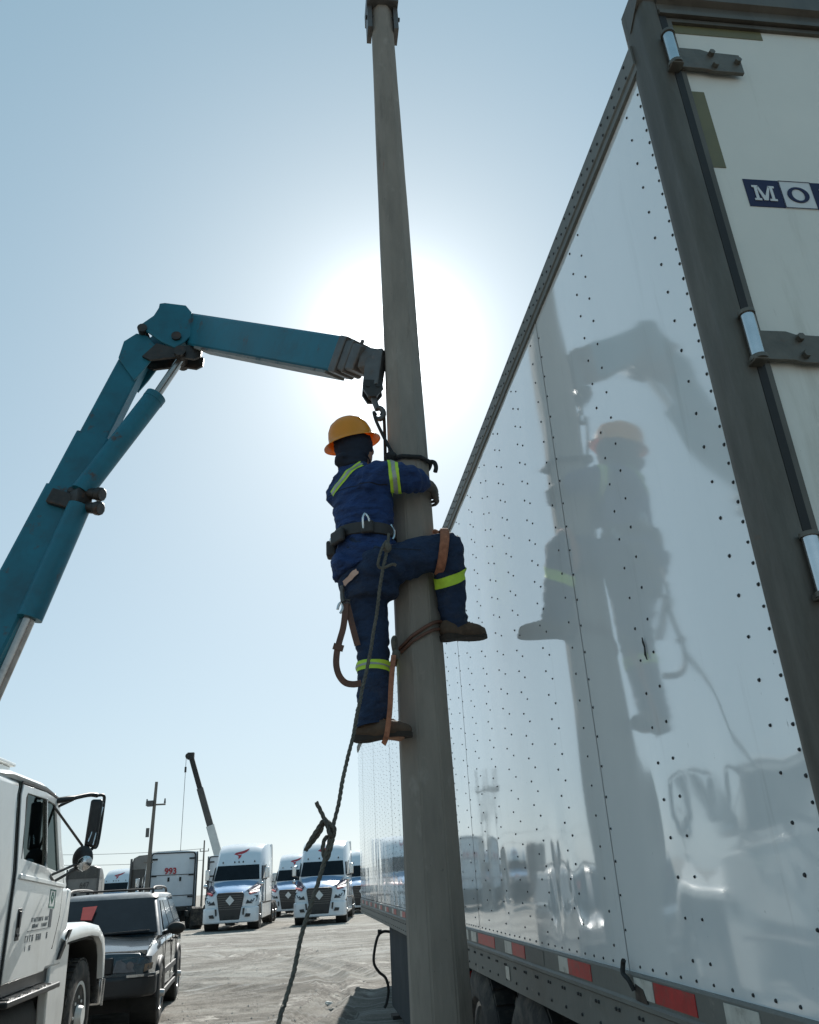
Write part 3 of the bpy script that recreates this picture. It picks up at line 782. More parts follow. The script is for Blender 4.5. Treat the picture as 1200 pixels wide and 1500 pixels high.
# ------------------------------------------------------------------ loader crane (teal)
CR = root('loader_crane', (-2.85, 5.9, 0.98), 'teal folding crane arm with hydraulic cylinders reaching to the concrete pole', 'crane')
def boxbeam(mb, p0, p1, h0, h1, t0, t1, upv):
    p0, p1 = V(p0), V(p1); d = (p1 - p0).normalized()
    u = (V(upv) - d * d.dot(V(upv))).normalized(); s = d.cross(u)
    def ring(p, h, t):
        b = .12
        return [p + u * (h / 2 * a) + s * (t / 2 * c) for a, c in ((1, -1 + b), (1, 1 - b), (1 - b, 1), (-1 + b, 1), (-1, 1 - b), (-1, -1 + b), (-1 + b, -1), (1 - b, -1))]
    mb.loft([ring(p0, h0, t0), ring(p1, h1, t1)])
    return d, u, s
B1 = V((-1.486, 6.05, 5.733)); B2 = V((-2.145, 5.95, 3.536))     # two points on the inner boom's axis
TIP = V((.252, 4.22, 4.525))      # end of the outer box
FT = B1 + (B2 - B1) * 1.62; EL = B1
dB = (B1 - FT).normalized()
mb = MB()
_, uB, sB = boxbeam(mb, FT, B1, .25, .225, .15, .14, (-.93, 0, .35))
mb.build('inner_boom', M['teal'], CR, smooth=30)
for (a, hh, tt) in ((.37, .272, .165), (.60, .30, .18)):
    mb = MB(); boxbeam(mb, FT + dB * .02 * hh, B1 + (B2 - B1) * a, hh, hh, tt, tt, (-.93, 0, .35)); mb.build('boom_sleeve', M['teal'], CR, smooth=30)
# side plates at the boom head, carrying the elbow pin
for s_ in (-1, 1):
    mb = MB()
    pl = [(-1.605, 5.70), (-1.575, 5.875), (-1.475, 5.965), (-1.38, 5.94), (-1.27, 5.80), (-1.375, 5.60), (-1.455, 5.47)]
    mb.slab([V((x, 6.05 + s_ * .080, z)) for x, z in pl], (0, s_ * .022, 0)); mb.build('boom_head_plate', M['teal'], CR, bevel=.005)
# outer boom
AR = V((-1.00, 6.03, 6.065)); dA = (TIP - AR).normalized()
mb = MB(); _, uA, sA = boxbeam(mb, AR - dA * .05, TIP, .29, .235, .16, .15, (0, 0, 1)); mb.build('outer_boom', M['teal'], CR, smooth=30)
mb = MB(); boxbeam(mb, AR + dA * .35 - uA * .150, TIP - dA * .05 - uA * .127, .022, .02, .165, .155, (0, 0, 1)); mb.build('wear_strip', M['worn'], CR)
for s_ in (-1, 1):
    mb = MB(); pl = [(-1.465, 6.005), (-1.42, 6.045), (-1.335, 6.13), (-1.30, 6.20), (-1.295, 6.265), (-1.25, 6.275), (-1.065, 6.255), (-1.01, 6.18), (-1.0, 5.92), (-1.06, 5.845), (-1.13, 5.79), (-1.25, 5.85), (-1.36, 5.94)]
    mb.slab([V((x, 6.03 + s_ * .105, z)) for x, z in pl], (0, s_ * .022, 0)); mb.build('knuckle_plate', M['teal'], CR, bevel=.006)
mb = MB(); mb.slab([V((x, 5.95, z)) for x, z in ((-1.30, 6.27), (-1.07, 6.255), (-1.0, 6.18), (-.98, 5.92), (-1.10, 5.86), (-1.26, 5.95), (-1.35, 6.15))], (0, .16, 0)); mb.build('knuckle_web', M['teal'], CR)
mb = MB()
for p in (V((-1.123, 6.03, 5.905)), V((-1.42, 6.04, 5.985))): mb.cyl(p - V((0, .15, 0)), p + V((0, .15, 0)), .042, n=16)
mb.build('knuckle_pin', M['greasy'], CR, smooth=40)
# linkage block under the knuckle
mb = MB()
L0 = V((-1.083, 6.0, 5.747))
for s_ in (-1, 1): mb.slab([V((x, 6.0 + s_ * .06, z)) for x, z in ((-1.29, 5.84), (-1.15, 5.80), (-.95, 5.84), (-.90, 5.80), (-.905, 5.72), (-.96, 5.685), (-1.10, 5.705), (-1.33, 5.665), (-1.40, 5.70))], (0, s_ * .025, 0))
mb.cyl(L0 - V((0, .12, 0)), L0 + V((0, .12, 0)), .05, n=14)
mb.build('knuckle_link', M['greasy'], CR)
# folding cylinder
c1a, c1b = V((-1.735, 5.86, 4.36)), V((-1.258, 5.93, 5.30))
mb = MB().cyl(c1a, c1b, .084, .086, 22); mb.cyl(c1b - (c1b - c1a).normalized() * .05, c1b + (c1b - c1a).normalized() * .008, .089, n=22)
cy = mb.build('folding_cylinder', M['teal'], CR, smooth=40)
MB().cyl(c1b, L0, .037, n=16).build('rod', M['rod'], cy, smooth=40, org=CR.location)
# lifting cylinder
c2a, c2b = V((-1.735, 5.86, 4.24)), V((-1.972, 5.84, 3.33))
d2 = (c2b - c2a).normalized()
mb = MB().cyl(c2a, c2b, .086, .090, 22)
cy = mb.build('lifting_cylinder', M['teal'], CR, smooth=40)
MB().cyl(c2b, c2b + d2 * 1.3, .045, n=16).build('rod', M['rod'], cy, smooth=40, org=CR.location)
# clevis between the two cylinders
mb = MB(); cc = (c1a + c2a) / 2
for q in (c1a, c2a):
    mb.cyl(q + V((-.10, .06, .03)), q + V((.17, -.06, -.05)), .045, n=10); mb.cyl(q + V((.13, -.05, -.04)), q + V((.18, -.07, -.055)), .055, n=10)
mb.bar(c1a + V((-.12, .05, 0)), c2a + V((-.16, .05, 0)), .14, .2); mb.bar(c1a, c2a, .13, .13)
mb.build('cylinder_clevis', M['greasy'], CR, bevel=.01)
# hydraulic hoses along the boom
mb = MB()
for k in (0, 1): mb.tube(catmull([FT + dB * .6 - uB * (.15 + .03 * k) - sB * .05, FT + dB * 1.3 - uB * .16 - sB * (.06 - .03 * k), FT + dB * 2.0 - uB * .17 - sB * (.05 - .03 * k), cc + V((-.06, .03, 0))], 6), .018, 8)
mb.build('hydraulic_hose', M['gasket'], CR, smooth=60)
# end of the outer boom: stepped head, swivel jib, hook
mb = MB(); boxbeam(mb, TIP - dA * .02, TIP + dA * .06, .245, .24, .165, .16, (0, 0, 1)); boxbeam(mb, TIP + dA * .06, TIP + dA * .12, .20, .19, .14, .135, (0, 0, 1)); boxbeam(mb, TIP + dA * .12, TIP + dA * .15, .22, .21, .15, .145, (0, 0, 1))
boxbeam(mb, TIP + dA * .15, TIP + dA * .24, .18, .16, .14, .13, (0, 0, 1))
mb.cyl(TIP + dA * .135 + uA * .10, TIP + dA * .135 + uA * .13, .014, n=6)
mb.build('boom_end', M['castgrey'], CR, bevel=.006)
J0 = TIP + dA * .22; J1 = V((.435, 4.03, 4.375)); J2 = V((.398, 4.02, 4.165))
mb = MB(); boxbeam(mb, J0, J1, .15, .12, .10, .085, (0, 0, 1)); boxbeam(mb, J1 + V((0, 0, .05)), J2, .11, .10, .085, .075, (1, -.5, 0)); mb.ball(J1, (.06, .05, .062), 12, 8)
mb.build('jib_head', M['castgrey'], CR, smooth=35)
mb = MB()
for s_ in (-1, 1): mb.prism([(J2.x - .055, J2.z + .03), (J2.x + .055, J2.z + .03), (J2.x + .062, J2.z - .03), (J2.x + .02, J2.z - .085), (J2.x - .03, J2.z - .085), (J2.x - .06, J2.z - .03)], 'y', J2.y + s_ * .028, J2.y + s_ * .045)
mb.cyl(J2 + V((.03, -.05, -.01)), J2 + V((.03, .05, -.01)), .013, n=8); mb.cyl(J2 + V((-.03, -.05, -.01)), J2 + V((-.03, .05, -.01)), .013, n=8); mb.ball(J2 + V((-.0, 0, -.05)), .035, 10, 6)
mb.build('swivel_block', M['greasy'], CR)
HK = J2 + V((.005, -.01, -.08))
H2 = V((.432, 3.98, 3.945))
mb = MB().cyl(HK, HK + (H2 - HK) * .62, .019, .017, 10)
hp = []
hc = HK + (H2 - HK) * .85
for k in range(14):
    a = math.radians(100 - k * 22)
    hp.append(hc + V((math.cos(a) * .028, 0, math.sin(a) * .038)))
mb.tube(hp, [.016] * 9 + [.014, .012, .010, .008, .005], 8)
mb.build('hook', M['castgrey'], CR, smooth=50)
# slewing column and base on the truck bed
mb = MB().cyl((-2.75, 5.9, .98), (-2.75, 5.9, 1.25), .32, .28, 20).cyl((-2.75, 5.9, 1.25), (-2.7, 5.9, 2.5), .20, .16, 18)
mb.span((-2.95, 5.72, 1.6), (-2.45, 6.06, 2.0)); mb.cyl((-2.62, 5.72, 2.35), (-2.62, 6.08, 2.35), .10, n=16)
mb.build('slewing_column', M['teal'], CR, smooth=35)
mb = MB().span((-3.6, 5.55, .98), (-2.12, 6.1, 1.12)); mb.build('crane_base', M['greasy'], CR, bevel=.01)
mb = MB()
for k in range(6): mb.cyl((-2.25, 5.55 + k * .06, 1.3), (-2.22, 5.55 + k * .06, 1.55), .01, n=6)
mb.span((-2.36, 5.5, 1.12), (-2.18, 5.9, 1.32)); mb.build('control_levers', M['greasy'], CR)
mb = MB().span((-2.3, 5.35, .15), (-2.16, 5.5, 1.15)); mb.span((-2.4, 5.28, -.04), (-2.1, 5.56, .05)); mb.build('outrigger_leg', M['teal'], CR, bevel=.008)

# ------------------------------------------------------------------ crane truck (white cab)
CX = -2.1
K = root('crane_truck', (-3.2, 6.5, -0.04), 'white bonneted truck cab with tall black mirror at the left edge', 'truck')
# lower shell, belt, roof and pillars; the cab is hollow above the belt
mb = MB(); mb.prism([(6.15, .95), (6.15, 1.64), (8.30, 1.56), (8.30, .95)], 'x', -4.3, CX + -.012); mb.build('cab_shell', M['cabwhite'], K, bevel=.03, seg=3)
mb = MB(); mb.prism([(5.98, .95), (5.98, 2.24), (6.07, 2.30), (6.595, 2.30), (6.58, 2.2), (6.722, 1.68), (6.722, .95)], 'x', -4.3, CX - .004); mb.build('cab_rear_quarter', M['cabwhite'], K, bevel=.045, seg=3)
rf = MB(); rings = []
for (y, z, w) in ((5.96, 2.25, 1.02), (6.02, 2.325, 1.06), (6.4, 2.355, 1.08), (7.2, 2.35, 1.08), (7.5, 2.325, 1.07), (7.66, 2.265, 1.05)):
    rings.append([V((-3.2 - w, y, z - .055)), V((-3.2 - w - .02, y, z - .03)), V((-3.2 - w + .02, y, z + .0)), V((-3.2 - w * .6, y, z + .03)), V((-3.2, y, z + .04)), V((-3.2 + w * .6, y, z + .03)), V((-3.2 + w - .02, y, z)), V((-3.2 + w + .02, y, z - .03)), V((-3.2 + w, y, z - .055))])
rf.loft(rings); rf.build('roof', M['cabwhite'], K, smooth=50)
mb = MB()
for x in (-2.16, -4.24):
    mb.bar((x, 8.27, 1.56), (x, 7.58, 2.29), .06, .07)
mb.bar((-3.2, 8.30, 1.56), (-3.2, 7.60, 2.29), .03, .03)
mb.build('windscreen_pillar', M['cabwhite'], K, bevel=.01)
MB().slab([(-2.19, 8.24, 1.60), (-4.21, 8.24, 1.60), (-4.19, 7.60, 2.27), (-2.21, 7.60, 2.27)], (0, .006, .006)).build('windscreen', M['glass'], K)
# far door glass
MB().span((-4.285, 6.6, 1.68), (-4.279, 7.7, 2.24)).build('far_window', M['glass'], K)
mb = MB(); mb.span((-2.75, 6.6, 1.2), (-2.3, 7.15, 1.62)); mb.span((-2.72, 6.58, 1.5), (-2.33, 6.72, 2.1)); mb.span((-4.1, 6.58, 1.5), (-3.6, 6.72, 2.1)); mb.build('seat', M['seat'], K, bevel=.05, seg=3)
mb = MB(); mb.span((-4.2, 7.75, 1.45), (-2.2, 8.2, 1.62)); mb.build('dashboard', M['black'], K, bevel=.03)
mb = MB().tube([V((-3.8 + .22 * math.cos(a), 7.45 + .22 * math.sin(a) * .6, 1.72 + .22 * math.sin(a) * .8)) for a in [2 * math.pi * k / 20 for k in range(20)]], .014, 6, closed=True); mb.build('steering_wheel', M['black'], K, smooth=60)
# door with its own window opening
dout = [(6.745, .95), (7.74, .95), (7.92, 1.12), (8.03, 1.35), (8.03, 1.585), (7.62, 2.245), (7.2, 2.275), (6.62, 2.275), (6.60, 2.2), (6.74, 1.68)]
din = [(6.86, 1.765), (7.46, 1.722), (7.70, 1.70), (7.80, 1.692), (7.86, 1.70), (7.52, 2.205), (7.2, 2.225), (6.74, 2.225), (6.715, 2.19), (6.80, 1.85)]
mb = MB(); mb.ringprism(dout, din, 'x', CX - .02, CX + .008)
DO = mb.build('door', M['cabwhite'], K, bevel=.006)
# pressed waist line, lower crease
mb = MB(); mb.slab([(CX + .006, 6.80, 1.665), (CX + .006, 8.02, 1.60), (CX + .006, 8.02, 1.565), (CX + .006, 6.80, 1.63)], (.016, 0, -.004)); mb.build('waist_moulding', M['cabwhite'], DO, bevel=.007, org=K.location)
gp = [(6.728, .94), (6.728, 1.68), (6.585, 2.2), (6.61, 2.295)]
mb = MB()
for a, b in zip(gp, gp[1:]): mb.bar((CX - .002, a[0], a[1]), (CX - .002, b[0], b[1]), .012, .012)
mb.bar((CX - .002, 6.61, 2.292), (CX - .002, 7.25, 2.292), .012, .014); mb.bar((CX - .002, 7.25, 2.292), (CX - .002, 7.66, 2.26), .012, .014)
mb.build('door_gap', M['line'], DO, org=K.location)
mb = MB(); mb.bar((CX - .002, 8.045, 1.58), (CX - .002, 8.045, 1.33), .01, .01); mb.bar((CX - .002, 8.045, 1.33), (CX - .002, 7.935, 1.1), .01, .01)
mb.build('door_gap', M['line'], DO, org=K.location)
MB().prism([(6.80, 1.76), (7.88, 1.69), (7.53, 2.215), (7.2, 2.235), (6.73, 2.235)], 'x', CX - .012, CX - .008).build('window', M['glass'], DO, org=K.location)
mb = MB(); mb.bar((CX + .002, 7.47, 1.715), (CX + .002, 7.25, 2.23), .014, .026); mb.build('window_divider', M['chrome'], DO, org=K.location)
MB().bar((CX + .001, 6.80, 1.765), (CX + .001, 6.735, 2.22), .014, .018).build('window_seal', M['gasket'], DO, org=K.location)
mb = MB(); mb.span((CX + .004, 6.885, 1.215), (CX + .012, 6.975, 1.43)); mb.span((CX + .010, 6.90, 1.24), (CX + .02, 6.96, 1.26)); mb.build('handle', M['black'], DO, bevel=.012, seg=3, org=K.location)
mb = MB(); mb.span((CX + .012, 6.91, 1.30), (CX + .022, 6.95, 1.41)); mb.build('handle_lever', M['black'], DO, bevel=.006, org=K.location)
# door badge: green framed emblem over a dark stem, and worn illegible lines of lettering
mb = MB(); mb.ringprism([(7.66, 1.415), (7.83, 1.405), (7.83, 1.545), (7.66, 1.555)], [(7.672, 1.427), (7.818, 1.418), (7.818, 1.535), (7.672, 1.543)], 'x', CX + .0085, CX + .0105)
mb.prism([(7.70, 1.49), (7.745, 1.44), (7.79, 1.49), (7.775, 1.51), (7.745, 1.46), (7.715, 1.51)], 'x', CX + .0085, CX + .0105); mb.prism([(7.73, 1.50), (7.76, 1.50), (7.765, 1.53), (7.725, 1.53)], 'x', CX + .0085, CX + .0105)
mb.build('door_emblem', M['greenlogo'], DO, org=K.location)
mb = MB(); mb.prism([(7.715, 1.27), (7.79, 1.266), (7.79, 1.40), (7.715, 1.404)], 'x', CX + .0085, CX + .0105); mb.prism([(7.17, 1.262), (7.715, 1.264), (7.715, 1.269), (7.17, 1.267)], 'x', CX + .0085, CX + .0105); mb.build('emblem_stem', M['greyink'], DO, org=K.location)
def scribble(y0, y1, z, h, step):
    y = y0
    while y < y1:
        w = step * rnd.uniform(.45, .8)
        if rnd.random() < .86:
            mb.prism([(y, z), (y + w * .35, z), (y + w * .35, z + h), (y, z + h)], 'x', CX + .0085, CX + .0098)
            if rnd.random() < .6: mb.prism([(y, z + h * .8), (y + w, z + h * .8), (y + w, z + h), (y, z + h)], 'x', CX + .0085, CX + .0098)
            if rnd.random() < .6: mb.prism([(y + w * .7, z), (y + w, z), (y + w, z + h * .7), (y + w * .7, z + h * .7)], 'x', CX + .0085, CX + .0098)
        y += step
mb = MB(); scribble(7.24, 7.68, 1.325, .03, .036); scribble(7.28, 7.66, 1.282, .026, .034); scribble(7.14, 7.72, 1.19, .045, .055); scribble(7.16, 7.3, 1.13, .035, .05)
mb.build('worn_lettering', M['greyink'], DO, org=K.location)
# bonnet and wing
mb = MB(); rings = []
for (y, z, w, zb) in ((8.28, 1.575, .95, 1.1), (8.6, 1.555, .90, 1.05), (9.2, 1.47, .82, 1.0), (9.75, 1.35, .74, .95), (9.95, 1.20, .70, .9), (10.0, 1.0, .68, .8)):
    rings.append([V((-3.2 - w, y, zb)), V((-3.2 - w, y, z - .14)), V((-3.2 - w * .92, y, z - .04)), V((-3.2 - w * .6, y, z)), V((-3.2, y, z + .02)), V((-3.2 + w * .6, y, z)), V((-3.2 + w * .92, y, z - .04)), V((-3.2 + w, y, z - .14)), V((-3.2 + w, y, zb))])
mb.loft(rings); mb.build('bonnet', M['cabwhite'], K, smooth=40)
mb = MB(); mb.prism([(8.05, .95), (8.3, 1.56), (8.42, 1.55), (8.40, 1.22), (8.30, .95)], 'x', -2.5, CX - .01); mb.build('cowl_panel', M['cabwhite'], K, bevel=.025, seg=3)
WY, WZ = 9.33, .44
def wing(xo, xi):
    mb = MB(); rings = []
    prof = [(8.22, 1.17, 0), (8.28, 1.225, 0), (8.45, 1.25, 1), (8.8, 1.262, 1), (9.25, 1.255, 1), (9.6, 1.22, 1), (9.82, 1.13, 1), (9.92, .98, 1), (9.97, .72, 1)]
    inn = [(8.30, 1.10), (8.36, 1.12), (8.50, 1.125), (8.8, 1.13), (9.25, 1.13), (9.55, 1.105), (9.73, 1.03), (9.82, .93), (9.90, .70)]
    s_ = 1 if xo > xi else -1
    for (y, z, _), (yi, zi) in zip(prof, inn):
        rings.append([V((xi, y, z + .01)), V((xo - s_ * .10, y, z)), V((xo - s_ * .03, y * .85 + yi * .15, z * .85 + zi * .15)), V((xo, y * .5 + yi * .5, z * .5 + zi * .5)), V((xo - s_ * .01, yi, zi)), V((xo - s_ * .04, yi, zi)), V((xi, yi, zi))])
    mb.loft(rings)
    return mb
wing(CX + .03, -2.75).build('wing', M['cabwhite'], K, smooth=45)
wing(-4.33, -3.65).build('wing', M['cabwhite'], K, smooth=45)
# dark liner under the wing
for (xa, xb) in ((CX - .03, -2.75), (-4.28, -3.65)):
    mb = MB(); li = [(8.50, 1.115), (8.8, 1.12), (9.25, 1.12), (9.55, 1.095), (9.72, 1.02), (9.81, .92), (9.885, .66)]
    mb.loft([[V((xa, y, z)), V((xb, y, z)), V((xb, y * .99 + .09, z - .02)), V((xa, y * .99 + .09, z - .02))] for y, z in li]); mb.build('wing_liner', M['gasket'], K, smooth=60)
# vent slot and splash panel behind the wheel
mb = MB(); mb.prism([(8.06, 1.12), (8.42, 1.12), (8.57, 1.10), (8.60, .6), (8.57, .35), (8.10, .35), (8.02, .7), (8.02, .95)], 'x', CX - .09, CX - .016); mb.build('splash_panel', M['cabwhite'], K, bevel=.012)
mb = MB(); mb.slab([(CX - .018, 8.16, 1.00), (CX - .018, 8.25, 1.00), (CX + .02, 8.40, 1.225), (CX + .02, 8.31, 1.225)], (.02, 0, 0)); mb.build('vent_slot', M['black'], K, bevel=.005)
wheel(K, (-2.28, WY, WZ), 1, .485, .27, M['rimwhite'], rim_r=.29, n=40, deep=.03, studs=8, hubr=.10)
wheel(K, (-4.12, WY, WZ), -1, .485, .27, M['rimwhite'], rim_r=.29, n=32, deep=.03)
MB().span((-4.2, 8.5, .4), (-2.45, 9.9, 1.05)).build('wheel_housing', M['chassis'], K)
mb = MB(); mb.prism([(-4.3, 9.98), (-4.3, 10.06), (-4.05, 10.2), (-2.35, 10.2), (-2.1, 10.06), (-2.1, 9.98)], 'z', .45, .74); mb.build('bumper', M['chrome'], K, bevel=.02)
mb = MB(); mb.span((-3.8, 10.0, .82), (-2.6, 10.03, 1.2)); mb.build('grille', M['black'], K)
mb = MB(); mb.bar((CX + .02, 9.93, .70), (CX - .2, 9.93, .74), .03, .03); mb.bar((CX + .03, 9.95, .69), (CX + .025, 9.95, .45), .02, .02); mb.build('bumper_end', M['chrome'], K)
# step and tank
mb = MB(); mb.span((CX - .25, 6.72, .805), (CX + .07, 8.06, .845)); SO = mb.build('step', M['black'], K, bevel=.008)
mb = MB()
for k in range(16): mb.box((CX + .0 + rnd.uniform(-.02, .02), 6.85 + k * .068, .850), (.09, .03, .012))
mb.build('step_tread', M['chrome'], SO, org=K.location)
mb = MB(); mb.cyl((CX - .32, 6.3, .58), (CX - .32, 7.95, .58), .26, n=24); mb.build('fuel_tank', M['chassis'], K, smooth=40)
mb = MB(); mb.span((CX - .35, 6.1, .86), (CX - .04, 8.05, .95)); mb.build('sill', M['black'], K)
# mirror
MX = -1.86
ma = V((MX, 8.05, 2.275)); top0 = V((CX - .03, 7.52, 2.235)); low0 = V((CX - .01, 7.62, 1.655))
mb = MB()
mt = V((MX, 7.93, 2.31)); mlow = V((MX - .02, 7.90, 1.83))
mb.tube(catmull([top0, V((CX + .08, 7.62, 2.26)), V((MX - .05, 7.84, 2.31)), mt], 5), [.026] * 6 + [.02] * 10, 8)
mb.tube([top0 + V((0, .03, -.06)), V((MX - .12, 7.78, 2.29))], .013, 8)
mb.tube(catmull([mt, mt + V((.045, .05, .0)), mt + V((.05, .06, -.08)), mt + V((.035, .05, -.40)), mlow + V((.03, .03, .04)), mlow], 5), .014, 8)
mb.build('mirror_arm', M['black'], K, smooth=50)
mb = MB(); mb.tube([top0 + V((.02, 0, -.04)), mlow + V((-.05, -.02, .06))], .011, 8); mb.tube([low0, mlow + V((-.02, 0, -.06))], .011, 8); mb.tube([low0 + V((0, .12, -.05)), mlow + V((-.02, 0, -.09))], .012, 8); mb.tube([low0 + V((.01, -.03, .0)), low0 + V((.01, .12, -.05))], .018, 8)
mb.build('mirror_strut', M['castgrey'], K, smooth=50)
rot = Matrix.Rotation(math.radians(8), 3, 'Z') @ Matrix.Rotation(math.radians(2.5), 3, 'Y')
mb = MB(); mb.box((MX + .0, 7.91, 2.075), (.105, .05, .40), rot); mb.build('mirror_head', M['black'], K, bevel=.024, seg=4)
mb = MB(); mb.tube([mt + V((.05, .02, -.06)), mlow + V((.0, -.03, .09))], .006, 6); mb.tube([mt + V((.055, .02, -.1)), mlow + V((.04, -.03, .06))], .006, 6); mb.build('mirror_stay', M['chrome'], K, smooth=50)
mb = MB(); mb.ball((MX - .05, 7.86, 1.785), (.087, .05, .105), 20, 12); mb.build('convex_mirror', M['black'], K, smooth=60)
mb = MB(); mb.ball((MX - .032, 7.85, 1.755), (.066, .05, .072), 20, 12, Matrix.Rotation(.4, 3, 'Y')); mb.build('convex_mirror_rim', M['chrome'], K, smooth=60)
# things behind the cab: frame rails, bed and its board edges, headboard box, rear axle
mb = MB()
for x in (-3.6, -2.8): mb.span((x - .04, 1.0, .68), (x + .04, 9.9, .92))
mb.build('chassis_rail', M['chassis'], K)
mb = MB(); mb.span((-4.35, .6, .94), (-2.08, 5.9, .98)); mb.span((-4.35, .6, .80), (-4.31, 5.9, 1.0)); mb.span((-2.10, .6, .80), (-2.06, 5.9, 1.0)); mb.build('flat_bed', M['bed'], K)
mb = MB(); mb.span((-4.2, 5.8, .98), (-2.2, 5.88, 2.3)); mb.build('headboard', M['cabwhite'], K, bevel=.01)
mb = MB(); mb.span((-3.9, 6.35, 2.33), (-2.37, 7.10, 2.475)); mb.span((-3.93, 6.32, 2.475), (-2.34, 7.14, 2.505)); mb.build('roof_box', M['cabwhite'], K, bevel=.01)
for y in (2.4,):
    for (x, s_) in ((-2.38, 1), (-4.02, -1)): wheel(K, (x, y, .46), s_, .485, .5, M['rimwhite'], n=28)

# ------------------------------------------------------------------ dark sport utility vehicle, facing us
def build_suv():
    S = root('sport_utility_vehicle', (0, 0, 0), 'dusty dark sport utility vehicle parked nose towards us beside the white cab', 'car')
    def rr(y, w, z0, z1, rt=.10, rb=.06):
        return [V((-w + rb, y, z0)), V((-w, y, z0 + rb)), V((-w * 1.0, y, (z0 + z1) * .5)), V((-w * .985, y, z1 - rt)), V((-w + rt * 1.3, y, z1 - rt * .15)), V((-w * .4, y, z1)), V((w * .4, y, z1)), V((w - rt * 1.3, y, z1 - rt * .15)), V((w * .985, y, z1 - rt)), V((w, y, (z0 + z1) * .5)), V((w, y, z0 + rb)), V((w - rb, y, z0))]
    mb = MB(); mb.loft([rr(.05, .78, .45, .86), rr(.10, .84, .42, .93), rr(.35, .885, .40, .985), rr(.8, .90, .38, 1.03), rr(1.32, .905, .36, 1.08), rr(2.2, .91, .34, 1.09), rr(3.4, .91, .34, 1.10), rr(4.4, .90, .36, 1.10), rr(4.62, .87, .42, 1.08), rr(4.68, .80, .5, 1.0)])
    mb.build('body', M['suv'], S, smooth=38)
    # bonnet bulge
    mb = MB(); mb.loft([[V((x, y, z + (.035 if abs(x) < .5 else 0) * (1 if y > .3 else .2))) for x in (-.8, -.56, -.5, 0, .5, .56, .8)] + [V((.8, y, z - .05)), V((-.8, y, z - .05))] for (y, z) in ((.16, .95), (.4, .995), (.8, 1.035), (1.34, 1.085))])
    mb.build('bonnet', M['suv'], S, smooth=30)
    def plan(z, w, y0, y1, r, dz=0):
        pts = []
        for (cx, cy, a0) in ((w - r, y0 + r, -90), (w - r, y1 - r, 0), (-w + r, y1 - r, 90), (-w + r, y0 + r, 180)):
            for k in range(5):
                a = math.radians(a0 + 90 * k / 4); pts.append(V((cx + r * math.cos(a), cy + r * math.sin(a), z)))
        return pts
    mb = MB(); mb.loft([plan(1.07, .865, 1.22, 4.66, .10), plan(1.10, .86, 1.27, 4.65, .10), plan(1.57, .70, 2.02, 4.48, .12), plan(1.585, .695, 2.05, 4.47, .12)])
    mb.build('cabin', M['suv'], S, smooth=40)
    mb = MB(); mb.loft([plan(1.58, .705, 2.0, 4.5, .12), plan(1.625, .69, 2.06, 4.46, .14), plan(1.655, .62, 2.2, 4.36, .16), plan(1.67, .4, 2.5, 4.1, .2)])
    mb.build('roof', M['suvroof'], S, smooth=40)
    def lerp(a, b, t): return V(a) + (V(b) - V(a)) * t
    # glass: on the cabin planes, a few mm proud
    fl, fr_, tl, tr_ = V((-.80, 1.262, 1.10)), V((.80, 1.262, 1.10)), V((-.645, 2.0, 1.56)), V((.645, 2.0, 1.56))
    n_ = V((0, -.53, .85)) * .012
    MB().slab([fl + n_, fr_ + n_, tr_ + n_, tl + n_], n_).build('windscreen', M['darkglass'], S)
    mb = MB(); mb.bar(fl + n_ * 3, lerp(fl, fr_, .48) + n_ * 3 + V((0, .02, .012)), .015, .012); mb.bar(lerp(fl, fr_, .5) + n_ * 3, lerp(fl, fr_, .93) + n_ * 3 + V((0, .03, .018)), .015, .012); mb.build('wiper', M['suvtrim'], S)
    for sx in (-1, 1):
        def sd(y, t): return V((sx * (.862 - .16 * t + .004), y, 1.11 + .455 * t))
        for (a, b, c, d) in ((1.50, 2.36, 2.40, 2.12), (2.46, 3.28, 3.26, 2.48), (3.40, 4.46, 4.34, 3.38)):
            MB().slab([sd(a, .04), sd(b, .04), sd(c, .93), sd(d, .93)], (sx * .006, 0, .002)).build('side_window', M['darkglass'], S)
        for (y0, y1) in ((1.36, 2.42), (2.44, 3.36)):
            mb = MB(); z0, z1 = .42, 1.06
            for (ya, za, yb, zb) in ((y0, z0, y1, z0), (y0, z0, y0, z1), (y1, z0, y1, z1)): mb.bar((sx * .911, ya, za), (sx * .911, yb, zb), .008, .006)
            dd_ = mb.build('door', M['line'], S)
            MB().span((sx * .91, y1 - .22, .93), (sx * .935, y1 - .06, .965)).build('handle', M['suvtrim'], dd_)
        MB().span((sx * .905, 1.3, .55), (sx * .925, 3.2, .63)).build('side_moulding', M['suvtrim'], S, bevel=.006)
        MB().span((sx * .80, 1.25, .30), (sx * .93, 3.25, .37)).build('running_board', M['suvtrim'], S, bevel=.01)
        mb = MB()
        mb.ball((sx * 1.03, 1.56, 1.14), (.125, .07, .085), 14, 8); mb.bar((sx * .87, 1.52, 1.09), (sx * .97, 1.56, 1.11), .05, .05); mb.build('door_mirror', M['gasket'], S, smooth=50)
        # headlamp, wrapped round the corner
        mb = MB(); mb.slab([(sx * .42, .045, .70), (sx * .76, .075, .70), (sx * .86, .17, .73), (sx * .865, .20, .87), (sx * .77, .10, .885), (sx * .45, .06, .85)], (0, -.025, .004)); ho = mb.build('headlamp', M['lens'], S, bevel=.01)
        MB().cyl((sx * .62, .05, .785), (sx * .62, .03, .785), .035, .045, 14).build('lamp_bowl', M['lens'], ho, smooth=40)
        MB().slab([(sx * .78, .055, .70), (sx * .87, .15, .73), (sx * .875, .18, .80), (sx * .79, .065, .79)], (sx * .006, -.012, 0)).build('indicator', M['amber'], ho)
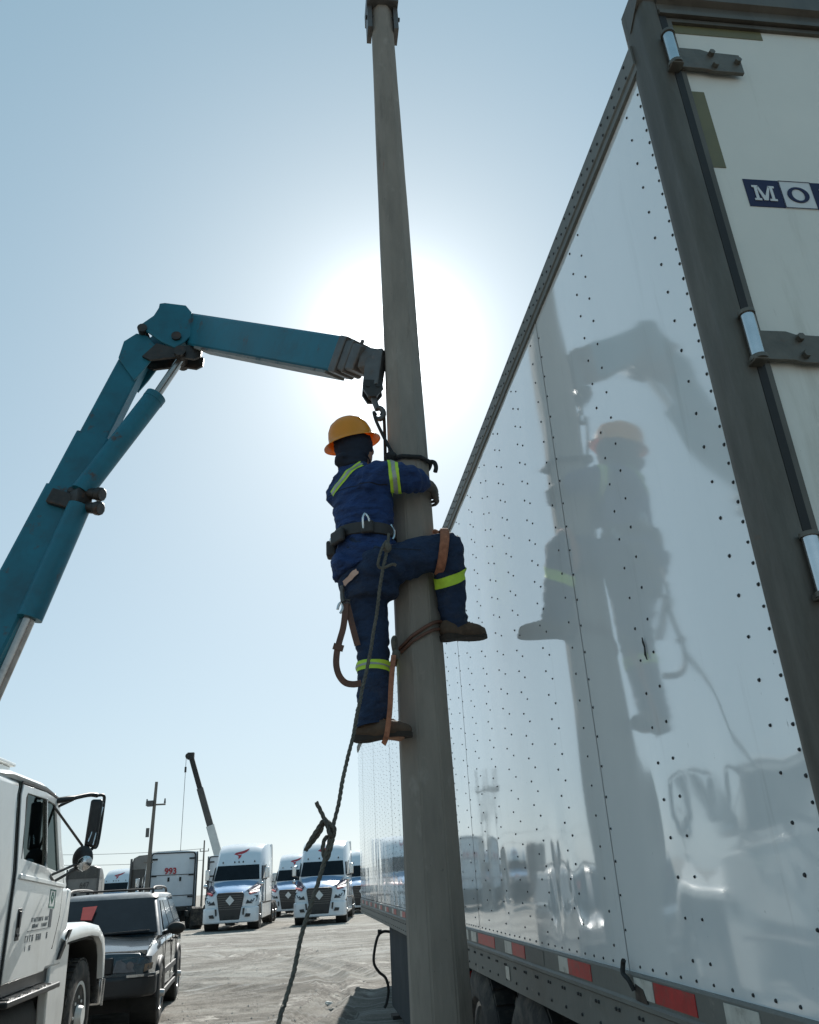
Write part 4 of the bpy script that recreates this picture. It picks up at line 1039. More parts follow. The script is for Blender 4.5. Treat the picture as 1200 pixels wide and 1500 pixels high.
        # arches and wheels
        for y in (.88, 3.72):
            mb = MB(); mb.tube([V((sx * .90, y + .43 * math.cos(a), .37 + .43 * math.sin(a))) for a in [math.pi * k / 14 for k in range(15)]], .04, 8); mb.build('wheel_arch', M['suvtrim'], S, smooth=60)
            MB().cyl((sx * .6, y, .37), (sx * .913, y, .37), .40, n=28).build('wheel_well', M['gasket'], S)
            wheel(S, (sx * .82, y, .37), sx, .375, .24, M['rimgrey'], rim_r=.21, n=32, deep=.05, studs=5, hubr=.05)
        # roof rail
        mb = MB(); mb.tube(catmull([(sx * .60, 2.22, 1.65), (sx * .60, 2.36, 1.725), (sx * .60, 3.3, 1.745), (sx * .60, 4.2, 1.725), (sx * .60, 4.34, 1.65)], 6), .02, 8); mb.build('roof_rail', M['suvtrim'], S, smooth=60)
    for y in (2.9, 3.9): MB().tube([V((-.58, y, 1.715)), V((.58, y, 1.715))], .012, 6).build('roof_crossbar', M['suvtrim'], S)
    MB().span((-.42, .03, .69), (.42, .10, .885)).build('grille', M['suvtrim'], S, bevel=.02)
    mb = MB(); mb.prism([(-.93, .34), (-.92, .12), (-.80, -.02), (-.4, -.09), (.4, -.09), (.80, -.02), (.92, .12), (.93, .34)], 'z', .42, .665); mb.build('bumper', M['suvtrim'], S, bevel=.04, seg=3)
    for q in (-1, 1): MB().prism([(q * .95, .30), (q * .93, .08), (q * .80, -.03), (q * .6, -.07), (q * .6, -.05), (q * .79, -.01), (q * .91, .1), (q * .93, .3)], 'z', .655, .685).build('bumper_trim', M['chrome'], S)
    MB().span((-.16, -.105, .49), (.16, -.09, .58)).build('number_plate', M['white_ink'], S)
    # red card behind the windscreen
    MB().slab([lerp(fl, tl, .36) + V((.47, -.04, .06)), lerp(fl, tl, .34) + V((.62, -.04, .06)), lerp(fl, tl, .74) + V((.57, -.04, .06)), lerp(fl, tl, .72) + V((.38, -.04, .06))], n_ * .3).build('red_card', M['redcard'], S)
    MB().span((-.85, .6, .2), (.85, 4.2, .42)).build('underbody', M['chassis'], S)
    return S
SUV = build_suv()
ang = math.radians(3.4)
SUV.rotation_euler = (math.radians(-.35), 0, ang)
SUV.scale = (1, 1, .945)
SUV.location = (-2.74, 11.55, gz(0, 13.3) + .015)

# ------------------------------------------------------------------ road tractors in the background
def build_tractor():
    S = root('road_tractor', (0, 0, 0), 'x', 'truck', 'white sleeper tractors parked across the yard')
    W = M['truckwhite']
    mb = MB(); mb.prism([(-1.22, .62), (-1.22, .28), (-1.10, .10), (-.7, .0), (0, -.03), (.7, 0), (1.10, .10), (1.22, .28), (1.22, .62)], 'z', .30, .92); mb.build('bumper', W, S, bevel=.06, seg=3)
    # nose: bonnet flanked by wings
    def ring(y, wt, zt, ws, zs, zb): return [V((-ws, y, zb)), V((-ws, y, zs - .1)), V((-ws + .06, y, zs)), V((-wt, y, zt - .07)), V((-wt * .55, y, zt)), V((0, y, zt + .02)), V((wt * .55, y, zt)), V((wt, y, zt - .07)), V((ws - .06, y, zs)), V((ws, y, zs - .1)), V((ws, y, zb))]
    mb = MB(); mb.loft([ring(.14, .60, 1.52, 1.02, 1.22, .9), ring(.22, .64, 1.58, 1.12, 1.30, .9), ring(.6, .72, 1.70, 1.20, 1.42, .95), ring(1.2, .82, 1.84, 1.20, 1.50, 1.0), ring(1.85, .92, 1.96, 1.16, 1.58, 1.0)])
    mb.build('wings', W, S, smooth=40)
    mb = MB(); mb.loft([[V((-w, y, z)), V((-w * .55, y, z + .055)), V((0, y, z + .07)), V((w * .55, y, z + .055)), V((w, y, z)), V((w * .8, y, z - .06)), V((-w * .8, y, z - .06))] for (y, w, z) in ((.10, .56, 1.47), (.22, .64, 1.545), (.6, .80, 1.675), (1.2, .94, 1.82), (1.85, 1.04, 1.95))])
    mb.build('bonnet', M['truckblue'], S, smooth=40)
    mb = MB(); mb.prism([(-.42, .42), (.42, .42), (.50, .85), (.60, 1.42), (.54, 1.52), (-.54, 1.52), (-.60, 1.42), (-.50, .85)], 'y', -.045, .3); G_ = mb.build('grille', M['black'], S, bevel=.03)
    mb = MB()
    for k in range(7):
        z = .84 + k * .09; w = .48 + (z - .84) * .17
        mb.span((-w, -.06, z), (w, -.045, z + .032))
    mb.build('grille_bar', M['castgrey'], G_)
    MB().slab([(0, -.085, 1.0), (.19, -.085, 1.2), (0, -.085, 1.40), (-.19, -.085, 1.2)], (0, .012, 0)).build('white_placard', M['white_ink'], S)
    MB().span((-.26, -.055, .45), (.26, -.035, .58)).build('number_plate', M['chassis'], S)
    # cab, windscreen slope and roof fairing in one skin
    def cr(y, w, zt, wt, zb=.95): return [V((-w, y, zb)), V((-w, y, min(2.2, zt - .3))), V((-wt - (w - wt) * .45, y, zt - .20)), V((-wt, y, zt - .06)), V((-wt * .6, y, zt)), V((0, y, zt + .015)), V((wt * .6, y, zt)), V((wt, y, zt - .06)), V((wt + (w - wt) * .45, y, zt - .20)), V((w, y, min(2.2, zt - .3))), V((w, y, zb))]
    mb = MB(); mb.loft([cr(1.80, 1.14, 1.97, 1.05), cr(2.30, 1.16, 2.70, 1.0), cr(2.36, 1.17, 2.78, .99), cr(2.7, 1.19, 3.15, .96), cr(3.1, 1.2, 3.43, 1.0), cr(3.6, 1.21, 3.60, 1.06), cr(4.4, 1.22, 3.70, 1.12), cr(5.55, 1.22, 3.72, 1.16)])
    mb.build('cab', W, S, smooth=40)
    MB().slab([(-1.06, 1.845, 2.02), (1.06, 1.845, 2.02), (.98, 2.28, 2.66), (-.98, 2.28, 2.66)], (0, -.03, .02)).build('windscreen', M['darkglass'], S, bevel=.012)
    mb = MB()
    for x in (-.75, -.2, 0, .2, .75): mb.cyl((x, 2.36, 2.80), (x, 2.33, 2.86), .035, .02, 8)
    mb.build('marker_lamp', M['chassis'], S)
    # red bird-like emblem on the fairing
    def fz(y): return 2.78 + (y - 2.36) * (3.43 - 2.78) / (3.1 - 2.36)
    bird = [(-.30, 2.72), (-.10, 2.70), (-.02, 2.54), (.06, 2.58), (.08, 2.72), (.24, 2.84), (.36, 3.0), (.05, 2.93), (-.12, 2.84), (-.24, 2.84)]
    bb = [(-.30, 2.74), (-.22, 2.82), (-.05, 2.86), (.12, 2.90), (.40, 3.02), (.26, 2.84), (.08, 2.74), (.05, 2.60), (-.05, 2.50), (-.08, 2.66), (-.18, 2.70)]
    MB().slab([V((x, y, fz(y) + .045)) for x, y in bb], (0, -.02, .02)).build('red_emblem', M['red_ink'], S)
    for sx in (-1, 1):
        mb = MB(); mb.slab([(sx * .66, .16, 1.03), (sx * .98, .19, 1.02), (sx * 1.13, .27, 1.12), (sx * 1.17, .45, 1.34), (sx * 1.04, .30, 1.33), (sx * .72, .19, 1.18)], (sx * .02, -.05, .02)); ho = mb.build('headlamp', M['black'], S)
        MB().slab([(sx * .82, .115, 1.08), (sx * 1.0, .15, 1.10), (sx * 1.07, .22, 1.24), (sx * .9, .16, 1.19)], (sx * .012, -.03, .01)).build('lamp_bowl', M['lens'], ho)
        MB().slab([(sx * .66, -.03, .52), (sx * .88, .02, .52), (sx * .92, .03, .64), (sx * .72, -.02, .66)], (0, -.03, 0)).build('fog_lamp', M['black'], S)
        MB().slab([(sx * .56, -.03, .62), (sx * .62, -.03, .60), (sx * .66, -.02, .88), (sx * .58, -.03, .88)], (0, -.03, 0)).build('bumper_vent', M['black'], S)
        # side swoosh on the wing: dark over red
        MB().slab([(sx * .74, .30, 1.575), (sx * .79, .24, 1.50), (sx * 1.16, 1.1, 1.62), (sx * 1.18, 1.75, 1.80), (sx * 1.05, 1.5, 1.80), (sx * .87, .8, 1.70)], (sx * .02, -.01, .03)).build('dark_swoosh', M['navy_ink'], S)
        MB().slab([(sx * .78, .20, 1.46), (sx * .86, .19, 1.40), (sx * 1.16, .7, 1.50), (sx * 1.15, .95, 1.565)], (sx * .03, -.02, .03)).build('red_swoosh', M['red_ink'], S)
        # door, window, mirrors, skirt
        MB().slab([(sx * 1.165, 2.05, 2.05), (sx * 1.20, 3.05, 2.05), (sx * 1.19, 3.05, 2.62), (sx * 1.10, 2.42, 2.62)], (sx * .03, 0, 0)).build('door_window', M['darkglass'], S)
        mb = MB()
        for (a, b) in (((1.98, 1.1), (1.98, 2.0)), ((3.14, 1.05), (3.14, 2.68)), ((1.98, 1.05), (3.14, 1.05))): mb.bar((sx * 1.205, a[0], a[1]), (sx * 1.205, b[0], b[1]), .03, .02)
        mb.build('door_gap', M['line'], S)
        mb = MB(); mb.span((sx * 1.30, 1.93, 2.06), (sx * 1.50, 2.07, 2.52)); mb.build('door_mirror', M['chrome'], S, bevel=.03)
        mb = MB(); mb.bar((sx * 1.15, 2.0, 2.0), (sx * 1.4, 2.0, 2.03), .05, .05); mb.bar((sx * 1.1, 1.2, 1.55), (sx * 1.28, .95, 1.78), .03, .03); mb.build('mirror_arm', M['black'], S)
        mb = MB(); mb.ball((sx * 1.28, .94, 1.82), (.10, .07, .10), 10, 6); mb.build('bonnet_mirror', M['chrome'], S, smooth=60)
        mb = MB(); mb.prism([(1.75, .38), (5.5, .38), (5.5, 1.03), (1.62, 1.03)], 'x', sx * .95, sx * 1.225); mb.build('side_fairing', W, S, bevel=.03)
        MB().span((sx * 1.0, 1.9, .98), (sx * 1.24, 5.5, 1.05)).build('fairing_gap', M['line'], S)
        mb = MB(); mb.prism([(5.50, 1.0), (5.95, 1.0), (5.95, 3.3), (5.85, 3.62), (5.50, 3.68)], 'x', sx * 1.17, sx * 1.21); mb.build('cab_extender', M['truckwhite'], S)
        MB().prism([(5.93, 1.0), (5.98, 1.0), (5.98, 3.3), (5.88, 3.66), (5.84, 3.63)], 'x', sx * 1.165, sx * 1.215).build('extender_edge', M['gasket'], S)
        MB().cyl((sx * .7, 1.10, .5), (sx * 1.208, 1.10, .5), .57, n=24).build('wheel_well', M['gasket'], S)
        wheel(S, (sx * 1.06, 1.10, .5), sx, .5, .3, M['rimgrey'], n=24)
        for y in (6.55, 7.85): wheel(S, (sx * .95, y, .5), sx, .5, .55, M['rimgrey'], n=20)
    # rear wall of the sleeper
    mb = MB(); mb.ringprism([(-1.15, 1.0), (1.15, 1.0), (1.15, 3.55), (1.05, 3.66), (-1.05, 3.66), (-1.15, 3.55)], [(-1.10, 1.05), (1.10, 1.05), (1.10, 3.52), (1.02, 3.61), (-1.02, 3.61), (-1.10, 3.52)], 'y', 5.555, 5.60); mb.build('rear_edge_trim', M['gasket'], S)
    mb = MB()
    for x in (-.45, .15): mb.span((x, 5.555, 2.25), (x + .10, 5.585, 2.45))
    for z in (1.55, 2.55): mb.span((-1.08, 5.555, z), (1.08, 5.575, z + .03))
    for x in (-1, 1):
        for z in (1.45, 2.5, 3.3): mb.span((x * 1.08, 5.56, z), (x * .82, 5.60, z + .08))
    mb.build('rear_fitting', M['gasket'], S)
    mb = MB()
    for x in (-.43, .43): mb.span((x - .04, .3, .62), (x + .04, 8.5, .88))
    mb.span((-.5, 6.7, .88), (.5, 7.7, 1.05)); mb.span((-.5, 5.6, .3), (.5, 6.0, 1.0)); mb.span((-1.1, 1.7, .32), (1.1, 5.4, .7))
    mb.build('chassis', M['chassis'], S)
    for x in (-.9, .9): MB().span((x - .3, 8.35, .2), (x + .3, 8.37, .95)).build('mud_flap', M['rubber'], S)
    return S
TRK = build_tractor()
def place(o, x, y, yaw, label, sc=1.0, group=None):
    o.location = (x, y, gz(x, y)); o.rotation_euler = (0, 0, math.radians(yaw)); o['label'] = label
    o.scale = (sc, sc, sc)
    if group: o['group'] = group
    return o
place(TRK, -3.25, 40.2, -4, 'white sleeper tractor facing us nearest the dark vehicle, white diamond on its grille')
T2 = copy_tree(TRK); place(T2, .72, 41.2, -6, 'white sleeper tractor facing us right beside the long trailer, behind the hanging rope')
T3 = copy_tree(TRK); place(T3, -.95, 56.0, -8, 'white sleeper tractor set back in the gap between two nearer ones')
T4 = copy_tree(TRK); place(T4, -14.75, 68.0, -8, 'white tractor whose roof and windscreen show just above the dark vehicle')
T5 = copy_tree(TRK); place(T5, 3.55, 54.0, -9, 'white tractor almost hidden behind the front of the long trailer')
T6 = copy_tree(TRK)
place(T6, -8.4, 52.8, 196, 'white sleeper tractor seen from behind with red number 993 on its back')
for ch in list(T6.children):
    if ch.name.split('.')[0] in ('white_placard',): bpy.data.objects.remove(ch)
tm = Matrix.Translation((.12, 5.60, 2.74)) @ Matrix.Rotation(math.pi, 4, 'Z') @ Matrix.Rotation(math.pi / 2, 4, 'X')
txt('number_993', '993', M['red_ink'], T6, tm, .42, .006, .012)
T7 = copy_tree(TRK); place(T7, -4.95, 60.5, 183, 'white sleeper tractor seen from behind, a narrow strip left of the nearest facing one')

def build_old(name, label, body, roofm, num):
    S = root(name, (0, 0, 0), label, 'truck', 'older tractors seen from behind')
    mb = MB(); mb.loft([[V((x * w, y, z)) for (x, z) in ((-1, .95), (-1, zt - .45), (-.9, zt - .15), (-.6, zt - .02), (0, zt), (.6, zt - .02), (.9, zt - .15), (1, zt - .45), (1, .95))] for (y, w, zt) in ((0, 1.1, 3.1), (1.2, 1.12, 3.12), (2.0, 1.1, 3.05), (2.5, 1.08, 2.7))]); mb.build('cab', body, S, smooth=40)
    mb = MB(); mb.loft([[V((x * w, y, z)) for (x, z) in ((-1.0, 2.5), (-1, zt - .40), (-.9, zt - .12), (-.6, zt), (0, zt + .02), (.6, zt), (.9, zt - .12), (1, zt - .40), (1.0, 2.5))] for (y, w, zt) in ((-.03, 1.13, 3.14), (.9, 1.15, 3.16), (1.6, 1.13, 3.1))]); mb.build('roof_cap', roofm, S, smooth=40)
    mb = MB(); mb.loft([[V((-w, y, .9)), V((-w, y, z)), V((0, y, z + .08)), V((w, y, z)), V((w, y, .9))] for (y, w, z) in ((2.4, 1.0, 1.75), (4.2, .85, 1.55))]); mb.build('bonnet', body, S, smooth=40)
    for x in (-.55, .35): MB().span((x, -.02, 1.45), (x + .22, .02, 1.75)).build('rear_window', M['darkglass'], S)
    for sx in (-1, 1):
        MB().cyl((sx * 1.12, -.12, .9), (sx * 1.12, -.12, 3.0), .07, n=12).build('exhaust_stack', M['castgrey'], S, smooth=40)
        MB().span((sx * 1.105, 1.35, 1.85), (sx * 1.13, 2.25, 2.45)).build('side_window', M['darkglass'], S)
        wheel(S, (sx * 1.0, 3.6, .5), sx, .5, .3, M['rimgrey'], n=20)
        for y in (-1.2, -2.5): wheel(S, (sx * .93, y, .5), sx, .5, .55, M['rimgrey'], n=20)
    mb = MB()
    for x in (-.43, .43): mb.span((x - .04, -3.1, .62), (x + .04, 4.2, .88))
    mb.span((-.5, -2.3, .88), (.5, -1.3, 1.03)); mb.span((-1.05, .1, .4), (1.05, 2.2, .95)); mb.build('chassis', M['chassis'], S)
    if num: txt('faded_number', num, M['truckdark'], S, Matrix.Translation((.15, -.035, 2.15)) @ Matrix.Rotation(math.pi / 2, 4, 'X'), .45, .006)
    return S
O1 = build_old('old_tractor', 'grey tractor seen from behind with faded number, between white cab and dark vehicle', M['truckgrey'], M['truckdark'], '647')
O1.location = (-13.95, 58.0, gz(0, 58)); O1.rotation_euler = (0, 0, math.radians(3)); O1.scale = (.86, 1, 1.13)
O2 = build_old('old_tractor', 'dark brown tractor with rounded roof standing behind the leaning utility pole', M['truckdark'], M['truckgrey'], None)
O2.location = (-9.95, 58.0, gz(0, 58)); O2.rotation_euler = (0, 0, math.radians(-14)); O2.scale = (1.0, 1.0, 1.28)

# ------------------------------------------------------------------ mobile crane beyond the tractors
MC = root('mobile_crane', (-4.9, 66.0, gz(0, 66)), 'distant mobile crane with dark and white telescopic boom raised behind the tractors', 'crane')
b0 = V((-5.6, 66, 1.6)); b1 = V((-8.75, 66, 10.95))
db = (b1 - b0)
def along(t): return b0 + db * t
MB().bar(along(0), along(.45), .5, .6).build('boom_base', M['cranewhite'], MC)
MB().bar(along(.43), along(.74), .38, .48).build('boom_section', M['truckdark'], MC)
MB().bar(along(.72), along(1.0), .28, .38).build('boom_tip', M['chassis'], MC)
mb = MB(); mb.box(b1, (.5, .4, .5)); mb.cyl(b1 + V((-.2, -.15, 0)), b1 + V((-.2, .15, 0)), .22, n=12); mb.build('boom_head', M['chassis'], MC)
mb = MB().cyl(b1 + V((-.35, 0, -.1)), b1 + V((-.35, 0, -7.4)), .018, n=6); mb.box(b1 + V((-.35, 0, -1.0)), (.14, .14, .4)); mb.build('hoist_cable', M['cable'], MC)
mb = MB(); mb.span((-7.0, 64.8, .6), (-1.0, 67.2, 1.1)); mb.span((-6.2, 65.2, 1.1), (-3.6, 66.8, 2.0)); mb.build('carrier', M['cranewhite'], MC)
MB().span((-2.6, 64.9, 1.1), (-1.1, 67.1, 2.3)).build('cab', M['cranewhite'], MC, bevel=.1)
for x in (-6.2, -4.8, -2.2):
    for (y, s_) in ((64.9, -1), (67.1, 1)):
        MB().cyl((x, y - .15, .18), (x, y + .15, .18), .52, n=20).build('wheel', M['rubber'], MC, smooth=40)

# ------------------------------------------------------------------ utility poles and wires
def upole(name, label, x, y, h, lean=0.0, trans=True):
    U = root(name, (x, y, gz(x, y)), label, 'utility pole')
    z0 = gz(x, y) - .3
    tp = V((x + lean, y, h))
    MB().cyl((x, y, z0), tp, .115, .07, 12).build('shaft', M['wood'], U, smooth=40)
    mb = MB(); mb.bar(tp + V((-.42, 0, -1.05)), tp + V((.5, 0, -1.05)), .07, .09, (0, 1, 0)); A = mb.build('crossarm', M['wood'], U)
    for q in (-.38, .46): MB().cyl(tp + V((q, 0, -1.0)), tp + V((q, 0, -.78)), .05, .03, 8).build('insulator', M['castgrey'], A, org=U.location)
    if trans:
        mb = MB(); mb.box(tp + V((-.2, -.1, -1.0)), (.28, .24, .26)); mb.box(tp + V((-.22, -.12, -2.3)), (.14, .14, .4)); mb.build('switch_box', M['castgrey'], U)
        mb = MB(); mb.bar(tp + V((-.3, 0, -3.6)), tp + V((.12, 0, -3.6)), .05, .06, (0, 1, 0)); mb.build('lower_crossarm', M['wood'], U)
    return U, tp
U1, t1 = upole('utility_pole', 'tall thin utility pole with a short crossarm beside the tractor numbered 993', -7.25, 42.0, 6.35, .12)
U2, t2 = upole('utility_pole', 'tiny far utility pole between tractor numbered 993 and the nearest facing tractor', -10.3, 92.0, 6.1, 0, False)
U3, t3 = upole('utility_pole', 'far utility pole standing beyond the white cab, carrying the overhead wires', -38.0, 110.0, 7.6, 0, False)
for (a, b, lab, dz) in ((t3, t2, 'upper faint overhead wire strung between the far utility poles', -.8), (t3, t2, 'lower faint overhead wire strung between the far utility poles', -1.9)):
    a = a + V((0, 0, dz)); b = b + V((0, 0, dz))
    p = [a + (b - a) * (k / 16) + V((0, 0, -1.1 * 4 * (k / 16) * (1 - k / 16) * .35)) for k in range(17)]
    tag(MB().tube(p, .022, 5).build('overhead_wire', M['cable'], None), lab, 'wire')

# ------------------------------------------------------------------ the climber
def remeshed(mb, vox, smooth_it=6, fold=None):
    """one continuous skin over overlapping solids"""
    me = mb.mesh('tmp', M['skin'])
    ob = bpy.data.objects.new('tmp', me); COL.objects.link(ob)
    r = ob.modifiers.new('r', 'REMESH'); r.mode = 'VOXEL'; r.voxel_size = vox
    s = ob.modifiers.new('s', 'SMOOTH'); s.iterations = smooth_it; s.factor = 0.5
    dg = bpy.context.evaluated_depsgraph_get()
    out = bpy.data.meshes.new_from_object(ob.evaluated_get(dg))
    bpy.data.objects.remove(ob); bpy.data.meshes.remove(me)
    if fold:
        ns = [v.normal.copy() for v in out.vertices]
        for v, n in zip(out.vertices, ns): v.co += n * fold(v.co, n)
    out.polygons.foreach_set('use_smooth', [True] * len(out.polygons))
    out.materials.clear()
    return out
def obj_from(me, name, mat, parent, org):
    me.transform(Matrix.Translation(-V(org))); me.materials.append(mat); me.name = name
    o = bpy.data.objects.new(name, me); COL.objects.link(o); o.parent = parent
    return o
def band(src, co, ax, hw, centre, rad, off):
    """slab of a garment between two planes, lifted off the cloth"""
    bm = bmesh.new(); bm.from_mesh(src)
    co, ax = V(co), V(ax).normalized()
    for s_ in (1, -1):
        bmesh.ops.bisect_plane(bm, geom=bm.verts[:] + bm.edges[:] + bm.faces[:], plane_co=co + ax * (hw * s_), plane_no=ax * s_, clear_outer=True)
    c = V(centre)
    bmesh.ops.delete(bm, geom=[v for v in bm.verts if (v.co - c).length > rad], context='VERTS')
    bm.normal_update()
    for v in bm.verts: v.co = v.co + v.normal * off
    me = bpy.data.meshes.new('band'); bm.to_mesh(me); bm.free()
    me.polygons.foreach_set('use_smooth', [True] * len(me.polygons)); me.materials.clear()
    return me

PR = V((.33, 3.92, 2.10))
PE = root('person', PR, 'worker in navy coveralls and orange hard hat climbing the concrete pole', 'person')
sh_r, el_r, wr_r = V((.375, 3.795, 3.455)), V((.565, 3.755, 3.42)), V((.678, 3.87, 3.435))
sh_l, el_l, wr_l = V((.205, 4.03, 3.46)), V((.38, 4.20, 3.40)), V((.475, 4.08, 3.545))
neck, headc = V((.262, 3.93, 3.56)), V((.272, 3.95, 3.695))
hip_r, kn_r, an_r, toe_r = V((.372, 3.82, 2.965)), V((.735, 3.80, 3.035)), V((.772, 3.955, 2.70)), V((.925, 4.05, 2.665))
hip_l, kn_l, an_l, toe_l = V((.318, 3.965, 2.94)), V((.345, 3.955, 2.53)), V((.330, 3.93, 2.19)), V((.478, 3.835, 2.105))
# body: one continuous figure
mb = MB()
def ell(z, cx, cy, rx, ry, n=18, tilt=0): return [V((cx + rx * math.cos(a), cy + ry * math.sin(a), z + tilt * math.cos(a) * rx)) for a in [2 * math.pi * k / n for k in range(n)]]
TU, TW = V((.80, -.60, 0)), V((.60, .80, 0))        # across the shoulders, and the way he faces
def tell(z, cx, cy, a, b, n=28, tilt=0):
    out = []
    for k in range(n):
        t = 2 * math.pi * k / n; o = TU * (a * math.cos(t)) + TW * (b * math.sin(t))
        out.append(V((cx, cy, z + tilt * o.x)) + o)
    return out
mb.loft([tell(2.90, .34, 3.90, .14, .10), tell(2.99, .33, 3.90, .15, .105), tell(3.12, .322, 3.91, .135, .09), tell(3.3, .312, 3.92, .155, .095), tell(3.42, .30, 3.925, .16, .095), tell(3.50, .285, 3.93, .12, .075), tell(3.54, .275, 3.93, .07, .06)])
mb.limb([(neck - V((0, 0, .06)), .06), (headc - V((.005, 0, .05)), .056)])
mb.ball(headc + V((-.005, 0, .035)), (.098, .078, .105), 18, 12)
mb.ball(headc + V((.045, .0, -.035)), (.062, .058, .075), 14, 10)          # jaw
mb.ball(headc + V((.100, .0, -.005)), (.018, .014, .024), 8, 6)            # nose
for s_ in (-1, 1):
    mb.ball(headc + V((.0, s_ * .079, .0)), (.020, .010, .032), 8, 6)      # ears
mb.limb([(sh_r, .062), (el_r, .046), (wr_r, .033)]); mb.limb([(sh_l, .062), (el_l, .046), (wr_l, .033)])
mb.limb([(hip_r, .088), (kn_r, .060), (an_r, .043)]); mb.limb([(hip_l, .088), (kn_l, .060), (an_l, .043)])
mb.limb([(an_r, .043), ((an_r + toe_r) / 2 + V((0, 0, -.03)), .04), (toe_r - V((.03, .02, .02)), .03)]); mb.limb([(an_l, .043), ((an_l + toe_l) / 2 + V((0, 0, -.02)), .04), (toe_l - V((.03, -.02, .0)), .03)])
def hand(w, fdir, cdir, sp):
    """palm and five fingers: fdir along the fingers, cdir the way they curl, sp across the palm"""
    f, c, s = V(fdir).normalized(), V(cdir).normalized(), V(sp).normalized()
    k = w + f * .05
    for q in (-.03, -.01, .01, .03): mb.limb([(w + s * q * .5, .020), (k + s * q, .017), (k + f * .035 + s * q, .014)], 8)
    for q, L in ((-.040, .027), (-.0135, .034), (.0135, .035), (.040, .030)):
        a = k + f * .035 + s * q; b = a + (f * .75 + c * .65).normalized() * L; d = b + (f * .1 + c).normalized() * L; e = d + (c - f * .5).normalized() * (L * .7)
        mb.limb([(a, .0102), (b, .0096), (d, .0088), (e, .0078)], 8)
    a = w + s * .026 + f * .012; b = a + (s * .75 + f * .6 + c * .3).normalized() * .045; d = b + (f * .5 + c * .8).normalized() * .032
    mb.limb([(a, .014), (b, .0115), (d, .009)], 8)
hand(wr_r + V((.020, .010, -.010)), (.42, 1, -.12), (-1, .45, 0), (0, .1, 1))
hand(wr_l, (.25, -.9, .35), (1, .1, 0), (0, .3, 1))
bme = remeshed(mb, .0052, 3)
BO = obj_from(bme, 'body', M['skin'], PE, PR)
for mname in ('skin', 'glove'):
    if mname == 'glove': BO.data.materials.append(M['glove'])
for p in BO.data.polygons:
    c = p.center + PR
    if (c - wr_r).length < .16 and c.x > .62 or (c - wr_l).length < .15 and c.z > 3.5: p.material_index = 1

def folds(scale, amp, seed, dirn=(1, 1, 2.2), joints=()):
    def extra(co):
        e = 0.0
        for (c, ax, reach, pitch, a) in joints:      # creases bunched round a joint
            d = co - c
            e += a * math.exp(-(d.length / reach) ** 2) * math.sin(2 * math.pi * d.dot(ax) / pitch + 3.5 * noise.noise(co * 9))
        return e
    def f(co, n): return base(co, n) + extra(co)
    def base(co, n):
        q = V((co.x * dirn[0], co.y * dirn[1], co.z * dirn[2])) * scale
        w = V((noise.noise(q * .5 + V((seed, 0, 0))), noise.noise(q * .5 + V((0, seed, 5))), 0)) * .6
        a = noise.noise(q + w + V((seed, seed, 0)))
        r = 1 - abs(a) * 2.2
        return amp * (.8 * r + .5 * noise.noise(q * 2.3 + V((0, 0, seed))))
    return f
# jacket
mb = MB()
mb.loft([tell(2.965, .322, 3.905, .185, .148, tilt=.25), tell(3.03, .322, 3.905, .178, .135, tilt=.15), tell(3.12, .322, 3.91, .158, .108), tell(3.17, .322, 3.91, .156, .108), tell(3.26, .316, 3.913, .168, .116), tell(3.36, .310, 3.917, .174, .116), tell(3.45, .300, 3.922, .170, .106), tell(3.51, .28, 3.93, .145, .092), tell(3.55, .268, 3.93, .092, .076), tell(3.59, .262, 3.93, .074, .066)])
mb.limb([(sh_r + V((-.02, .02, -.02)), .085), (sh_r + V((.03, 0, 0)), .081), ((sh_r + el_r) / 2, .076), (el_r, .069), (el_r + (wr_r - el_r) * .25, .062), (el_r + (wr_r - el_r) * .45, .054)])
mb.limb([(sh_l + V((0, -.02, -.02)), .088), ((sh_l + el_l) / 2, .076), (el_l, .066), (wr_l - (wr_l - el_l) * .2, .052)])
mb.ball((.195, 3.90, 2.985), (.065, .10, .05), 14, 8, Matrix.Rotation(.5, 3, 'Y'))     # coat tail kicked out behind
jme = remeshed(mb, .0095, 5, folds(6.0, .012, 3.3, (1, 1, 2.6), [(el_r, V((.9, 0, .3)).normalized(), .12, .045, .007), (sh_r, V((.8, 0, -.6)).normalized(), .13, .06, .006), (V((.30, 3.80, 3.22)), V((.2, 0, 1)).normalized(), .14, .05, .006), (V((.27, 3.80, 3.04)), V((.6, 0, .8)).normalized(), .12, .05, .006)]))
jsrc = jme.copy()
JA = obj_from(jme, 'jacket', M['navycloth'], PE, PR)
# trousers
mb = MB()
mb.loft([tell(2.80, .335, 3.905, .15, .105), tell(2.88, .332, 3.905, .165, .13), tell(2.96, .328, 3.905, .168, .13), tell(3.05, .322, 3.905, .16, .118), tell(3.12, .32, 3.91, .15, .105)])
mb.limb([(hip_r + V((0, 0, -.02)), .108), (hip_r + (kn_r - hip_r) * .5 + V((0, 0, -.012)), .097), (kn_r, .082), (kn_r + (an_r - kn_r) * .25, .083), (an_r - (an_r - kn_r) * .1, .070), (an_r + (an_r - kn_r) * .25, .072)])
mb.limb([(hip_l + V((0, 0, -.03)), .112), (hip_l + (kn_l - hip_l) * .5, .098), (kn_l, .080), (kn_l + (an_l - kn_l) * .5, .074), (an_l - (an_l - kn_l) * .1, .076), (an_l + (an_l - kn_l) * .25, .077)])
tme = remeshed(mb, .0105, 5, folds(6.0, .010, 8.1, (1.2, 1.2, 1.8), [(hip_r + V((.06, -.05, -.06)), V((.75, 0, .65)).normalized(), .14, .055, .008), (kn_r, V((.7, 0, -.7)).normalized(), .11, .045, .006), (kn_l, V((.2, 0, 1)).normalized(), .11, .05, .006), (an_l, V((0, 0, 1)), .10, .04, .006), (an_r, V((0, 0, 1)), .10, .04, .006)]))
